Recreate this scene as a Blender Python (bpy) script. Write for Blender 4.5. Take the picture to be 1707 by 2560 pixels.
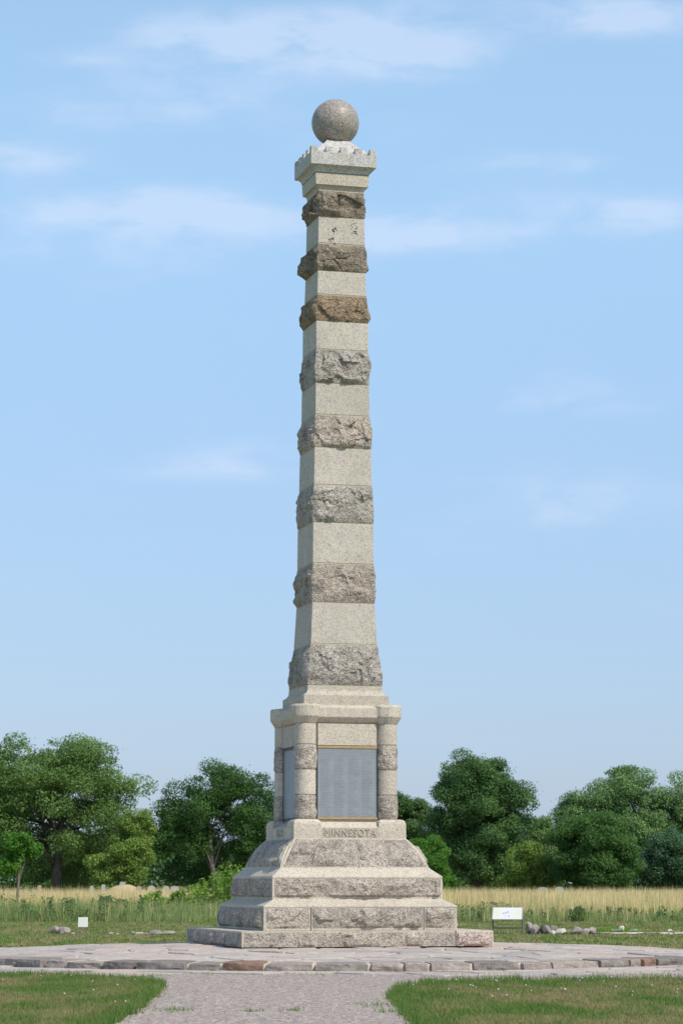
import bpy, bmesh, math, random
import numpy as np
from mathutils import Vector, noise as mn

S = bpy.context.scene
for o in list(bpy.data.objects):
    bpy.data.objects.remove(o)
R = math.radians

# ------------------------------------------------------------------ camera
cam_d = bpy.data.cameras.new('camera')
cam = bpy.data.objects.new('camera', cam_d)
S.collection.objects.link(cam)
S.camera = cam
cam.location = (0.1176, -48.0, 1.389)
cam.rotation_euler = (R(90 + 8.118), 0, 0)
cam_d.sensor_fit = 'VERTICAL'
cam_d.sensor_height = 36
cam_d.lens = 91.19
cam_d.clip_start = 0.5
cam_d.clip_end = 6000
cam_d.dof.use_dof = True
cam_d.dof.focus_distance = 47.0
cam_d.dof.aperture_fstop = 4.5

# ------------------------------------------------------------------ sky, sun, exposure
SUN = Vector((0.47, -0.47, 0.75)).normalized()
W = bpy.data.worlds.new('World')
S.world = W
W.use_nodes = True
wt = W.node_tree
wt.nodes.clear()


class N:
    """tiny node builder"""
    def __init__(s, tree):
        s.t = tree

    def n(s, typ, ins=None, **kw):
        nd = s.t.nodes.new(typ)
        for k, v in kw.items():
            setattr(nd, k, v)
        for k, v in (ins or {}).items():
            if isinstance(v, bpy.types.NodeSocket):
                s.t.links.new(v, nd.inputs[k])
            else:
                nd.inputs[k].default_value = v
        return nd

    def m(s, op, a, b=0.0, c=0.0, clamp=False):
        nd = s.n('ShaderNodeMath', {0: a, 1: b, 2: c}, operation=op)
        nd.use_clamp = clamp
        return nd.outputs[0]

    def mix(s, f, a, b, blend='MIX'):
        nd = s.n('ShaderNodeMix', data_type='RGBA', blend_type=blend)
        for k, v in ((0, f), (6, a), (7, b)):
            if isinstance(v, bpy.types.NodeSocket):
                s.t.links.new(v, nd.inputs[k])
            else:
                nd.inputs[k].default_value = v if k == 0 else (*v[:3], 1)
        return nd.outputs[2]

    def ramp(s, f, stops, interp='LINEAR'):
        nd = s.n('ShaderNodeValToRGB', {0: f})
        cr = nd.color_ramp
        cr.interpolation = interp
        while len(cr.elements) < len(stops):
            cr.elements.new(0.5)
        for e, (p, c) in zip(cr.elements, stops):
            e.position = p
            e.color = (c, c, c, 1) if not isinstance(c, (tuple, list)) else (*c[:3], 1)
        return nd.outputs[0]

    def noise(s, vec, scale, detail=3.0, rough=0.5, dist=0.0):
        return s.n('ShaderNodeTexNoise', {'Vector': vec, 'Scale': scale, 'Detail': detail,
                                          'Roughness': rough, 'Distortion': dist}).outputs[0]


w = N(wt)
sky = w.n('ShaderNodeTexSky', sky_type='NISHITA', sun_disc=False)
sky.sun_elevation = math.asin(SUN.z)
sky.sun_rotation = math.atan2(SUN.x, SUN.y)
sky.altitude = 300
sky.air_density = 1.0
sky.dust_density = 1.2
sky.ozone_density = 1.4
tc = w.n('ShaderNodeTexCoord')
sep = w.n('ShaderNodeSeparateXYZ', {0: tc.outputs['Generated']})
ay = w.m('MAXIMUM', w.m('ABSOLUTE', sep.outputs[1]), 0.05)
gx = w.m('DIVIDE', sep.outputs[0], ay)
gz = w.m('DIVIDE', sep.outputs[2], ay)
gv = w.n('ShaderNodeCombineXYZ', {0: gx, 1: w.m('MULTIPLY', gz, 2.4), 2: 0.0}).outputs[0]
warp = w.noise(gv, 9, 4, 0.55)
dens = None
for (cx, cz, a, b, k) in [(-0.066, 0.262, 0.046, 0.0095, 1.1), (0.030, 0.252, 0.036, 0.0095, .95),
                          (0.005, 0.326, 0.055, 0.014, .62), (-0.04, 0.334, 0.05, 0.012, .6),
                          (0.02, 0.331, 0.03, 0.012, .6),
                          (0.112, 0.342, 0.050, 0.010, .85), (0.12, 0.262, 0.034, 0.0095, .66),
                          (-0.125, 0.285, 0.026, 0.009, .6), (0.070, 0.282, 0.034, 0.006, .42),
                          (-0.09, 0.303, 0.06, 0.010, .4), (-0.108, 0.325, 0.02, 0.005, .42),
                          (-0.050, 0.159, 0.034, 0.009, .58), (0.085, 0.145, 0.035, 0.016, .55),
                          (0.088, 0.186, 0.03, 0.009, .5), (-0.06, 0.249, 0.08, 0.02, .35)]:
    ex = w.m('DIVIDE', w.m('SUBTRACT', gx, cx), a)
    ez = w.m('DIVIDE', w.m('SUBTRACT', gz, cz), b)
    # flatter cloud bases: stretch the distance below the centre
    ez = w.m('MULTIPLY', ez, w.m('ADD', 1.0, w.m('MULTIPLY', w.m('LESS_THAN', ez, 0.0), 0.35)))
    d2 = w.m('ADD', w.m('MULTIPLY', ex, ex), w.m('MULTIPLY', ez, ez))
    e = w.m('MULTIPLY', w.m('EXPONENT', w.m('MULTIPLY', d2, -1.0)), k)
    dens = e if dens is None else w.m('ADD', dens, e)
fine = w.noise(gv, 30, 8, 0.58, 0.25)
broad = w.m('MULTIPLY', w.ramp(warp, [(0.45, 0.0), (0.8, 1.0)]), 0.42)
dens = w.m('ADD', dens, broad)
dens = w.m('MULTIPLY', dens, w.m('MULTIPLY_ADD', fine, 2.8, -0.50))
dens = w.ramp(dens, [(0.06, 0.0), (0.9, 1.0)], 'EASE')
cloud_f = w.m('MULTIPLY', dens, 0.58)
# thin haze: greyer toward the horizon, thinning out overhead
hcol = w.ramp(gz, [(0.04, (2.9 / 9, 4.15 / 9, 6.6 / 9)), (0.26, (4.15 / 9, 6.75 / 9, 9.6 / 9))])
hcol = w.mix(1.0, hcol, (9.0, 9.0, 9.0), 'MULTIPLY')
hazy = w.mix(w.ramp(sep.outputs[2], [(0.0, 0.55), (0.30, 0.50), (0.75, 0.08)]), sky.outputs[0], hcol)
skyc = w.mix(cloud_f, hazy, (5.2, 6.1, 7.75))
bg = w.n('ShaderNodeBackground', {'Color': skyc, 'Strength': 0.13})
wo = w.n('ShaderNodeOutputWorld', {'Surface': bg.outputs[0]})

sl = bpy.data.lights.new('sun', 'SUN')
sl.energy = 3.75
sl.angle = R(0.6)
sl.color = (1.0, 0.925, 0.81)
so = bpy.data.objects.new('sun', sl)
S.collection.objects.link(so)
so.rotation_euler = SUN.to_track_quat('Z', 'Y').to_euler()
so.location = (30, -30, 60)

S.view_settings.view_transform = 'Standard'
S.view_settings.look = 'None'
S.view_settings.exposure = 0.0
S.view_settings.gamma = 1.0
S.view_settings.use_curve_mapping = False

# ------------------------------------------------------------------ helpers
rng = np.random.default_rng(7)
random.seed(7)


def link(o, parent=None):
    S.collection.objects.link(o)
    if parent:
        o.parent = parent
    return o


def tag(o, label=None, cat=None, group=None, kind=None):
    if label:
        o['label'] = label
    if cat:
        o['category'] = cat
    if group:
        o['group'] = group
    if kind:
        o['kind'] = kind
    return o


def empty(name, loc=(0, 0, 0), rz=0.0):
    o = bpy.data.objects.new(name, None)
    o.location = loc
    o.rotation_euler = (0, 0, rz)
    o.empty_display_size = 0.2
    return link(o)


def mesh(name, v, f, mats, parent=None, smooth=False, midx=None, auto=None):
    me = bpy.data.meshes.new(name)
    me.from_pydata([tuple(p) for p in v], [], f)
    me.validate()
    if not isinstance(mats, (list, tuple)):
        mats = [mats]
    for m_ in mats:
        me.materials.append(m_)
    if midx is not None and len(midx) == len(me.polygons):
        me.polygons.foreach_set('material_index', midx)
    if smooth:
        me.polygons.foreach_set('use_smooth', [True] * len(me.polygons))
    me.update()
    o = bpy.data.objects.new(name, me)
    return link(o, parent)


def np_mesh(name, V, nper, mats, parent=None):
    """V: (count, nper, 3): count separate polygons of nper corners"""
    c = V.shape[0]
    me = bpy.data.meshes.new(name)
    me.vertices.add(c * nper)
    me.vertices.foreach_set('co', V.astype(np.float32).ravel())
    me.loops.add(c * nper)
    me.loops.foreach_set('vertex_index', np.arange(c * nper, dtype=np.int32))
    me.polygons.add(c)
    me.polygons.foreach_set('loop_start', np.arange(0, c * nper, nper, dtype=np.int32))
    me.polygons.foreach_set('loop_total', np.full(c, nper, dtype=np.int32))
    me.materials.append(mats)
    me.update(calc_edges=True)
    o = bpy.data.objects.new(name, me)
    return link(o, parent)


def bm_obj(name, bm, mat, parent=None, smooth=False):
    me = bpy.data.meshes.new(name)
    bmesh.ops.recalc_face_normals(bm, faces=bm.faces)
    bm.to_mesh(me)
    bm.free()
    me.materials.append(mat)
    if smooth:
        me.polygons.foreach_set('use_smooth', [True] * len(me.polygons))
    return link(bpy.data.objects.new(name, me), parent)


def box_bm(bm, c, s, rot=None):
    vs = []
    for dx in (-.5, .5):
        for dy in (-.5, .5):
            for dz in (-.5, .5):
                p = Vector((dx * s[0], dy * s[1], dz * s[2]))
                if rot:
                    p.rotate(rot)
                vs.append(bm.verts.new(p + Vector(c)))
    q = [(0, 1, 3, 2), (4, 6, 7, 5), (0, 4, 5, 1), (2, 3, 7, 6), (0, 2, 6, 4), (1, 5, 7, 3)]
    return [bm.faces.new([vs[i] for i in f]) for f in q]


def box(name, c, s, mat, parent=None, bev=0.0):
    bm = bmesh.new()
    box_bm(bm, c, s)
    if bev:
        bmesh.ops.bevel(bm, geom=bm.edges[:], offset=bev, segments=2, affect='EDGES', profile=0.6)
    return bm_obj(name, bm, mat, parent)


def stack(name, prof, mat, parent=None, bev=0.0, cap=True):
    """square solid from a profile [(half width, z), ...] bottom to top"""
    v, f = [], []
    for (hw, z) in prof:
        v += [(-hw, -hw, z), (hw, -hw, z), (hw, hw, z), (-hw, hw, z)]
    for i in range(len(prof) - 1):
        for k in range(4):
            a, b = i * 4 + k, i * 4 + (k + 1) % 4
            f.append((a, b, b + 4, a + 4))
    f.append((3, 2, 1, 0))
    n = (len(prof) - 1) * 4
    f.append((n, n + 1, n + 2, n + 3))
    if not bev:
        return mesh(name, v, f, mat, parent)
    bm = bmesh.new()
    bv = [bm.verts.new(p) for p in v]
    for q in f:
        bm.faces.new([bv[i] for i in q])
    bmesh.ops.bevel(bm, geom=bm.edges[:], offset=bev, segments=1, affect='EDGES')
    return bm_obj(name, bm, mat, parent)


def tube(bm, pts, rads, seg=7):
    rings = []
    for i, p in enumerate(pts):
        p = Vector(p)
        a = Vector(pts[max(i - 1, 0)])
        b = Vector(pts[min(i + 1, len(pts) - 1)])
        d = (b - a).normalized()
        q = d.to_track_quat('Z', 'Y')
        rings.append([bm.verts.new(p + q @ Vector((math.cos(2 * math.pi * k / seg) * rads[i],
                                                   math.sin(2 * math.pi * k / seg) * rads[i], 0))) for k in range(seg)])
    for r0, r1 in zip(rings, rings[1:]):
        for k in range(seg):
            bm.faces.new((r0[k], r0[(k + 1) % seg], r1[(k + 1) % seg], r1[k]))
    bm.faces.new(rings[-1])
    bm.faces.new(rings[0][::-1])


# ------------------------------------------------------------------ materials
def new_mat(name):
    m_ = bpy.data.materials.new(name)
    m_.use_nodes = True
    t = m_.node_tree
    t.nodes.clear()
    n = N(t)
    out = n.n('ShaderNodeOutputMaterial')
    return m_, n, out


def principled(n, out, col, rough=0.8, spec=0.3, normal=None, metal=0.0):
    p = n.n('ShaderNodeBsdfPrincipled', {'Roughness': rough, 'Specular IOR Level': spec, 'Metallic': metal})
    if isinstance(col, bpy.types.NodeSocket):
        n.t.links.new(col, p.inputs['Base Color'])
    else:
        p.inputs['Base Color'].default_value = (*col, 1)
    if normal is not None:
        n.t.links.new(normal, p.inputs['Normal'])
    n.t.links.new(p.outputs[0], out.inputs[0])
    return p


def granite(name, light, mid, dark, dark_amt=0.16, cell=34.0, stain=(0.20, 0.16, 0.10), stain_amt=0.35,
            bump=0.25, rough=0.82, rock=False, spec=0.25, soot=0.0):
    m_, n, out = new_mat(name)
    tcn = n.n('ShaderNodeTexCoord')
    oi = n.n('ShaderNodeObjectInfo')
    off = n.n('ShaderNodeVectorMath', {0: tcn.outputs['Object'], 1: oi.outputs['Random']}, operation='ADD').outputs[0]
    wv = n.n('ShaderNodeTexNoise', {'Vector': off, 'Scale': cell * 0.8, 'Detail': 2.0})
    vec = n.n('ShaderNodeVectorMath', {0: off, 1: wv.outputs['Color'], 2: (0.02, 0.02, 0.02)}, operation='MULTIPLY_ADD')
    sc = n.n('ShaderNodeVectorMath', {0: wv.outputs['Color']}, operation='SCALE')
    sc.inputs['Scale'].default_value = 0.9 / cell
    vec = n.n('ShaderNodeVectorMath', {0: off, 1: sc.outputs[0]}, operation='ADD').outputs[0]
    v1 = n.n('ShaderNodeTexVoronoi', {'Vector': vec, 'Scale': cell}, feature='F1')
    v2 = n.n('ShaderNodeTexVoronoi', {'Vector': vec, 'Scale': cell * 2.1}, feature='F1')
    r1 = n.n('ShaderNodeSeparateColor', {0: v1.outputs['Color']}).outputs[0]
    r2 = n.n('ShaderNodeSeparateColor', {0: v2.outputs['Color']}).outputs[1]
    c = n.mix(n.ramp(r1, [(0.30, 0.0), (0.75, 1.0)]), mid, light)
    c = n.mix(n.m('MULTIPLY', n.ramp(r2, [(0.55, 0.0), (0.9, 1.0)]), 0.5), c, mid)
    # dark mineral grains gather in loose clusters
    cl = n.noise(off, cell * 0.16, 3, 0.6)
    thr = n.m('MULTIPLY_ADD', cl, dark_amt * 1.2, dark_amt * 0.4)
    dk = n.m('LESS_THAN', r2, thr)
    c = n.mix(n.m('MULTIPLY', dk, 0.85), c, dark)
    # weathering: broad ochre stains and paler washes
    st = n.ramp(n.noise(off, 1.7, 5, 0.62), [(0.45, 0.0), (0.75, 1.0)])
    c = n.mix(n.m('MULTIPLY', st, stain_amt), c, n.mix(0.5, c, stain))
    mo = n.noise(off, 6.0, 4, 0.6)
    c = n.mix(n.ramp(mo, [(0.35, 0.0), (0.65, 1.0)]), n.mix(0.16, c, (0.30, 0.30, 0.30)), n.mix(0.10, c, (0.66, 0.58, 0.42)))
    smp = n.n('ShaderNodeMapping', {'Vector': off, 'Scale': (9.0, 9.0, 0.9)}).outputs[0]
    sk = n.ramp(n.noise(smp, 1.0, 4, 0.6), [(0.55, 0.0), (0.78, 1.0)])
    c = n.mix(n.m('MULTIPLY', sk, 0.45), c, n.mix(0.5, c, (0.16, 0.14, 0.11)))
    if soot:
        sm = n.ramp(n.noise(off, 4.2, 5, 0.65), [(0.44, 0.0), (0.66, 1.0)])
        c = n.mix(n.m('MULTIPLY', sm, soot), c, n.mix(0.8, c, (0.035, 0.03, 0.025)))
    hv = n.n('ShaderNodeHueSaturation', {'Color': c, 'Saturation': 1.0,
                                         'Value': n.m('MULTIPLY_ADD', oi.outputs['Random'], 0.16, 0.92)})
    h = n.m('ADD', n.m('MULTIPLY', n.noise(off, cell * 0.9, 4, 0.6), 0.6), n.m('MULTIPLY', v1.outputs['Distance'], 0.4))
    bp = n.n('ShaderNodeBump', {'Height': h, 'Strength': bump, 'Distance': 0.03 if rock else 0.006})
    principled(n, out, hv.outputs[0], rough, spec, bp.outputs[0])
    return m_


G_LIGHT = (0.60, 0.545, 0.45)
M = {}
M['smooth'] = granite('smooth granite', (0.63, 0.562, 0.462), (0.53, 0.470, 0.385), (0.22, 0.205, 0.185), 0.15, 40)
M['ashlar'] = granite('upper ashlar granite', (0.615, 0.562, 0.482), (0.52, 0.474, 0.407), (0.21, 0.2, 0.185), 0.15, 40)
M['cap'] = granite('pale cap granite', (0.62, 0.605, 0.575), (0.52, 0.505, 0.48), (0.18, 0.175, 0.175), 0.17, 34, stain_amt=0.12)
M['ball'] = granite('polished granite', (0.48, 0.425, 0.38), (0.32, 0.28, 0.25), (0.08, 0.072, 0.068), 0.26, 36,
                    stain_amt=0.15, bump=0.06, rough=0.48, spec=0.35)
M['rock'] = granite('rock faced granite', (0.55, 0.495, 0.43), (0.39, 0.34, 0.29), (0.085, 0.075, 0.068), 0.22, 36,
                    stain_amt=0.35, bump=0.9, rock=True, soot=0.5)
M['rock_grey'] = granite('grey rock granite', (0.57, 0.52, 0.46), (0.41, 0.37, 0.325), (0.075, 0.07, 0.065), 0.25, 36,
                         stain_amt=0.25, bump=0.9, rock=True, soot=0.48)
M['rock_pink'] = granite('pink rock granite', (0.575, 0.495, 0.425), (0.40, 0.34, 0.285), (0.078, 0.066, 0.058), 0.23, 36,
                         stain_amt=0.35, bump=0.9, rock=True, soot=0.45)
M['rock_brown'] = granite('brown rock granite', (0.42, 0.345, 0.26), (0.245, 0.195, 0.145), (0.045, 0.036, 0.03), 0.25, 36,
                          stain_amt=0.6, bump=0.9, rock=True, soot=0.6)
M['rock_ochre'] = granite('ochre rock granite', (0.44, 0.325, 0.205), (0.265, 0.185, 0.11), (0.045, 0.032, 0.022), 0.24, 36,
                          stain=(0.28, 0.14, 0.05), stain_amt=0.6, bump=0.9, rock=True, soot=0.5)
M['rock_rose'] = granite('rose rock granite', (0.60, 0.49, 0.43), (0.44, 0.33, 0.285), (0.095, 0.068, 0.061), 0.22, 34,
                         stain_amt=0.3, bump=0.9, rock=True, soot=0.15)
M['rock_base'] = granite('base rock granite', (0.62, 0.55, 0.465), (0.46, 0.40, 0.335), (0.09, 0.08, 0.072), 0.22, 34,
                         stain_amt=0.3, bump=0.9, rock=True, soot=0.42)
M['mortar'] = granite('mortar', (0.52, 0.46, 0.34), (0.45, 0.40, 0.30), (0.30, 0.27, 0.2), 0.1, 60, bump=0.4, stain_amt=0.4)


def simple(name, col, rough=0.7, spec=0.3, metal=0.0, var=0.25, scale=8.0, bump=0.0):
    m_, n, out = new_mat(name)
    t = n.n('ShaderNodeTexCoord').outputs['Object']
    nz = n.noise(t, scale, 5, 0.6)
    c = n.mix(nz, [x * (1 - var) for x in col], [min(1, x * (1 + var)) for x in col])
    nor = None
    if bump:
        nor = n.n('ShaderNodeBump', {'Height': n.noise(t, scale * 5, 4), 'Strength': bump, 'Distance': 0.01}).outputs[0]
    principled(n, out, c, rough, spec, nor, metal)
    return m_


M['bronze'] = simple('worn brass edging', (0.48, 0.33, 0.16), 0.5, 0.5, 0.6, 0.35, 14)
M['plaque_edge'] = simple('dark plaque edge', (0.055, 0.06, 0.07), 0.5, 0.4, 0.3)
M['letters'] = granite('lettering granite', (0.56, 0.50, 0.40), (0.46, 0.41, 0.33), (0.15, 0.14, 0.13), 0.12, 34, bump=0.1)
M['panel_dark'] = granite('weathered name band', (0.52, 0.465, 0.38), (0.43, 0.385, 0.315), (0.17, 0.16, 0.15), 0.20, 36,
                          stain_amt=0.5, bump=0.3)


def plaque_mat():
    m_, n, out = new_mat('grey bronze plaque with name columns')
    t = n.n('ShaderNodeTexCoord').outputs['UV']
    s = n.n('ShaderNodeSeparateXYZ', {0: t})
    u, v = s.outputs[0], s.outputs[1]
    rows = 46.0
    vr = n.m('MULTIPLY', v, rows)
    row = n.m('FLOOR', vr)
    fr = n.m('FRACT', vr)
    line = n.m('MULTIPLY', n.m('GREATER_THAN', fr, 0.32), n.m('LESS_THAN', fr, 0.86))
    uc = n.m('MULTIPLY', n.m('SUBTRACT', u, 0.03), 4.0 / 0.94)
    col = n.m('FLOOR', uc)
    fu = n.m('FRACT', uc)
    rv = n.n('ShaderNodeCombineXYZ', {0: n.m('MULTIPLY', col, 7.3), 1: n.m('MULTIPLY', row, 3.17), 2: 0.0}).outputs[0]
    wn = n.n('ShaderNodeTexWhiteNoise', {'Vector': rv}).outputs[0]
    endp = n.m('MULTIPLY_ADD', wn, 0.38, 0.52)
    word = n.m('MULTIPLY', n.m('LESS_THAN', fu, endp), n.m('GREATER_THAN', fu, 0.05))
    lv = n.n('ShaderNodeCombineXYZ', {0: n.m('MULTIPLY', u, 150.0), 1: n.m('MULTIPLY', row, 9.1), 2: 0.0}).outputs[0]
    glyph = n.ramp(n.noise(lv, 1.0, 1), [(0.36, 0.0), (0.46, 1.0)])
    blk = n.ramp(n.noise(n.n('ShaderNodeCombineXYZ', {0: n.m('MULTIPLY', col, 4.7), 1: n.m('MULTIPLY', v, 9.0), 2: 0.0}).outputs[0], 1.0, 1),
                 [(0.36, 0.0), (0.42, 1.0)])
    head = n.m('GREATER_THAN', v, 0.86)
    txt = n.m('MULTIPLY', n.m('MULTIPLY', line, glyph), n.m('MULTIPLY', word, n.m('MAXIMUM', blk, 0.75)))
    htx = n.m('MULTIPLY', n.m('MULTIPLY', line, glyph), head)
    txt = n.m('ADD', n.m('MULTIPLY', txt, n.m('SUBTRACT', 1.0, head)), n.m('MULTIPLY', htx, 0.7))
    ob = n.n('ShaderNodeTexCoord').outputs['Object']
    wash = n.ramp(n.noise(ob, 3.5, 7, 0.7, 0.5), [(0.25, 0.0), (0.8, 1.0)])
    c = n.mix(wash, (0.235, 0.265, 0.29), (0.33, 0.355, 0.375))
    c = n.mix(n.m('MULTIPLY', txt, 0.24), c, (0.10, 0.118, 0.135))
    bp = n.n('ShaderNodeBump', {'Height': txt, 'Strength': 0.5, 'Distance': 0.004})
    principled(n, out, c, 0.42, 0.5, bp.outputs[0], 0.25)
    return m_


M['plaque'] = plaque_mat()


def paver_mat(name, a, b, c3, lich=0.3):
    m_, n, out = new_mat(name)
    t = n.n('ShaderNodeTexCoord').outputs['Object']
    oi = n.n('ShaderNodeObjectInfo').outputs['Random']
    c = n.ramp(oi, [(0.0, a), (0.45, b), (1.0, c3)])
    band = n.noise(n.n('ShaderNodeMapping', {'Vector': t, 'Scale': (1.0, 3.0, 1.0), 'Rotation': (0, 0, 0.5)}).outputs[0], 4, 6, 0.65, 0.6)
    c = n.mix(n.m('MULTIPLY', n.ramp(band, [(0.4, 0.0), (0.7, 1.0)]), 0.55), c, [x * 0.45 for x in a])
    c = n.mix(n.m('MULTIPLY', n.ramp(n.noise(t, 7, 5, 0.6), [(0.5, 0.0), (0.7, 1.0)]), lich), c, (0.58, 0.52, 0.44))
    sp = n.noise(t, 60, 3, 0.7)
    c = n.mix(n.m('MULTIPLY', n.ramp(sp, [(0.38, 1.0), (0.52, 0.0)]), 0.5), c, [x * 0.4 for x in b])
    h = n.m('ADD', n.m('MULTIPLY', n.noise(t, 9, 5, 0.6), 1.0), n.m('MULTIPLY', sp, 0.25))
    bp = n.n('ShaderNodeBump', {'Height': h, 'Strength': 0.7, 'Distance': 0.03})
    principled(n, out, c, 0.85, 0.2, bp.outputs[0])
    return m_


M['flag'] = paver_mat('flagstone', (0.42, 0.39, 0.37), (0.60, 0.53, 0.475), (0.61, 0.48, 0.415))
M['kerb'] = paver_mat('kerb stone', (0.22, 0.195, 0.18), (0.34, 0.295, 0.265), (0.44, 0.375, 0.325), 0.35)
M['kerb_rust'] = paver_mat('rust kerb stone', (0.27, 0.175, 0.13), (0.30, 0.19, 0.14), (0.33, 0.21, 0.16), 0.4)
M['joint'] = simple('platform mortar', (0.60, 0.52, 0.41), 0.9, 0.1, 0, 0.25, 6, 0.4)
M['field'] = paver_mat('fieldstone', (0.30, 0.27, 0.26), (0.42, 0.36, 0.33), (0.47, 0.42, 0.39), 0.35)
M['field_dark'] = paver_mat('dark fieldstone', (0.10, 0.10, 0.115), (0.13, 0.125, 0.13), (0.15, 0.14, 0.14), 0.1)
M['field_white'] = paver_mat('white fieldstone', (0.68, 0.64, 0.52), (0.72, 0.68, 0.58), (0.72, 0.69, 0.62), 0.2)
M['headstone'] = simple('pale headstone', (0.44, 0.43, 0.42), 0.8, 0.2, 0, 0.15, 4)
M['headstone_rose'] = simple('rose headstone', (0.42, 0.30, 0.26), 0.8, 0.2, 0, 0.15, 4)
M['headstone_grey'] = simple('grey headstone', (0.34, 0.37, 0.40), 0.7, 0.3, 0, 0.15, 4)
M['metal'] = simple('grey painted steel', (0.14, 0.14, 0.145), 0.5, 0.4, 0.4, 0.2)
M['alu'] = simple('aluminium frame', (0.42, 0.42, 0.44), 0.45, 0.5, 0.5, 0.1)
M['white'] = simple('white enamel', (0.80, 0.80, 0.76), 0.4, 0.4, 0, 0.04)
M['post_wood'] = simple('grey timber post', (0.16, 0.15, 0.13), 0.8, 0.2, 0, 0.3, 20)


def sign_mat():
    m_, n, out = new_mat('sun bleached sign print')
    t = n.n('ShaderNodeTexCoord').outputs['UV']
    s = n.n('ShaderNodeSeparateXYZ', {0: t})
    u, v = s.outputs[0], s.outputs[1]
    side = n.ramp(u, [(0.0, 0.0), (0.04, 0.8), (0.16, 0.7), (0.27, 0.0), (0.72, 0.0), (0.84, 0.8), (0.93, 0.6), (1.0, 0.0)])
    mid = n.ramp(v, [(0.1, 0.2), (0.5, 1.0), (0.75, 0.8), (0.95, 0.0)])
    c = n.mix(n.m('MULTIPLY', side, mid), (0.66, 0.67, 0.67), (0.68, 0.66, 0.38))
    tot = None
    for (cx, cy, a, b) in [(0.37, 0.50, .05, .06), (0.44, 0.56, .05, .05), (0.51, 0.60, .03, .09), (0.43, 0.28, .012, .06), (0.55, 0.26, .02, .10)]:
        dx = n.m('DIVIDE', n.m('SUBTRACT', u, cx), a)
        dy = n.m('DIVIDE', n.m('SUBTRACT', v, cy), b)
        e = n.m('LESS_THAN', n.m('ADD', n.m('MULTIPLY', dx, dx), n.m('MULTIPLY', dy, dy)), 1.0)
        tot = e if tot is None else n.m('MAXIMUM', tot, e)
    gr = n.ramp(n.noise(t, 26, 3), [(0.42, 0.0), (0.58, 1.0)])
    c = n.mix(n.m('MULTIPLY', n.m('MULTIPLY', tot, gr), 0.9), c, (0.12, 0.13, 0.12))
    principled(n, out, c, 0.35, 0.4)
    return m_


M['sign'] = sign_mat()


def leaf_mat(name, a, b, trans=0.28, scale=0.5, dry=None):
    m_, n, out = new_mat(name)
    g = n.n('ShaderNodeNewGeometry')
    f = n.m('ADD', n.m('MULTIPLY', g.outputs['Random Per Island'], 0.40),
            n.ramp(n.noise(g.outputs['Position'], scale, 3), [(0.35, 0.0), (0.68, 0.65)]), clamp=True)
    c = n.mix(f, a, b)
    if dry:
        c = n.mix(n.m('GREATER_THAN', g.outputs['Random Per Island'], 1 - dry[0]), c, dry[1])
    d = n.n('ShaderNodeBsdfPrincipled', {'Base Color': c, 'Roughness': 0.55, 'Specular IOR Level': 0.22})
    tr = n.n('ShaderNodeBsdfTranslucent', {'Color': n.mix(0.5, c, (b[0] * 1.3, b[1] * 1.4, b[2]))})
    mx = n.n('ShaderNodeMixShader', {0: trans, 1: d.outputs[0], 2: tr.outputs[0]})
    n.t.links.new(mx.outputs[0], out.inputs[0])
    return m_


def lawn_mat(name, blades):
    m_, n, out = new_mat(name)
    g = n.n('ShaderNodeNewGeometry')
    p = g.outputs['Position']
    pm = n.n('ShaderNodeMapping', {'Vector': p, 'Scale': (0.95, 0.30, 1.0)}).outputs[0]
    patch = n.ramp(n.noise(pm, 1.3, 5, 0.62, 0.4), [(0.40, 0.0), (0.60, 1.0)])
    green = n.mix(n.noise(p, 2.2, 4), (0.085, 0.175, 0.030), (0.160, 0.265, 0.058))
    straw = n.mix(n.noise(p, 5.0, 3), (0.25, 0.235, 0.10), (0.40, 0.335, 0.18))
    c = n.mix(patch, green, straw)
    if blades:
        rp = g.outputs['Random Per Island']
        c = n.mix(n.m('MULTIPLY', rp, 0.5), c, n.mix(0.5, c, (0.15, 0.22, 0.05)))
        c = n.mix(n.m('MULTIPLY', n.m('GREATER_THAN', rp, 0.86), 0.6), c, (0.30, 0.25, 0.12))
        d = n.n('ShaderNodeBsdfPrincipled', {'Base Color': c, 'Roughness': 0.6, 'Specular IOR Level': 0.15})
        tr = n.n('ShaderNodeBsdfTranslucent', {'Color': c})
        mx = n.n('ShaderNodeMixShader', {0: 0.25, 1: d.outputs[0], 2: tr.outputs[0]})
        n.t.links.new(mx.outputs[0], out.inputs[0])
    else:
        sp = n.noise(p, 45, 3, 0.7)
        c = n.mix(n.m('MULTIPLY', sp, 0.7), c, n.mix(0.6, c, (0.10, 0.085, 0.045)))
        bp = n.n('ShaderNodeBump', {'Height': sp, 'Strength': 0.6, 'Distance': 0.03})
        principled(n, out, c, 0.95, 0.05, bp.outputs[0])
    return m_


M['lawn'] = lawn_mat('mown lawn ground', False)
M['lawn_blade'] = lawn_mat('mown lawn blades', True)


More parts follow.
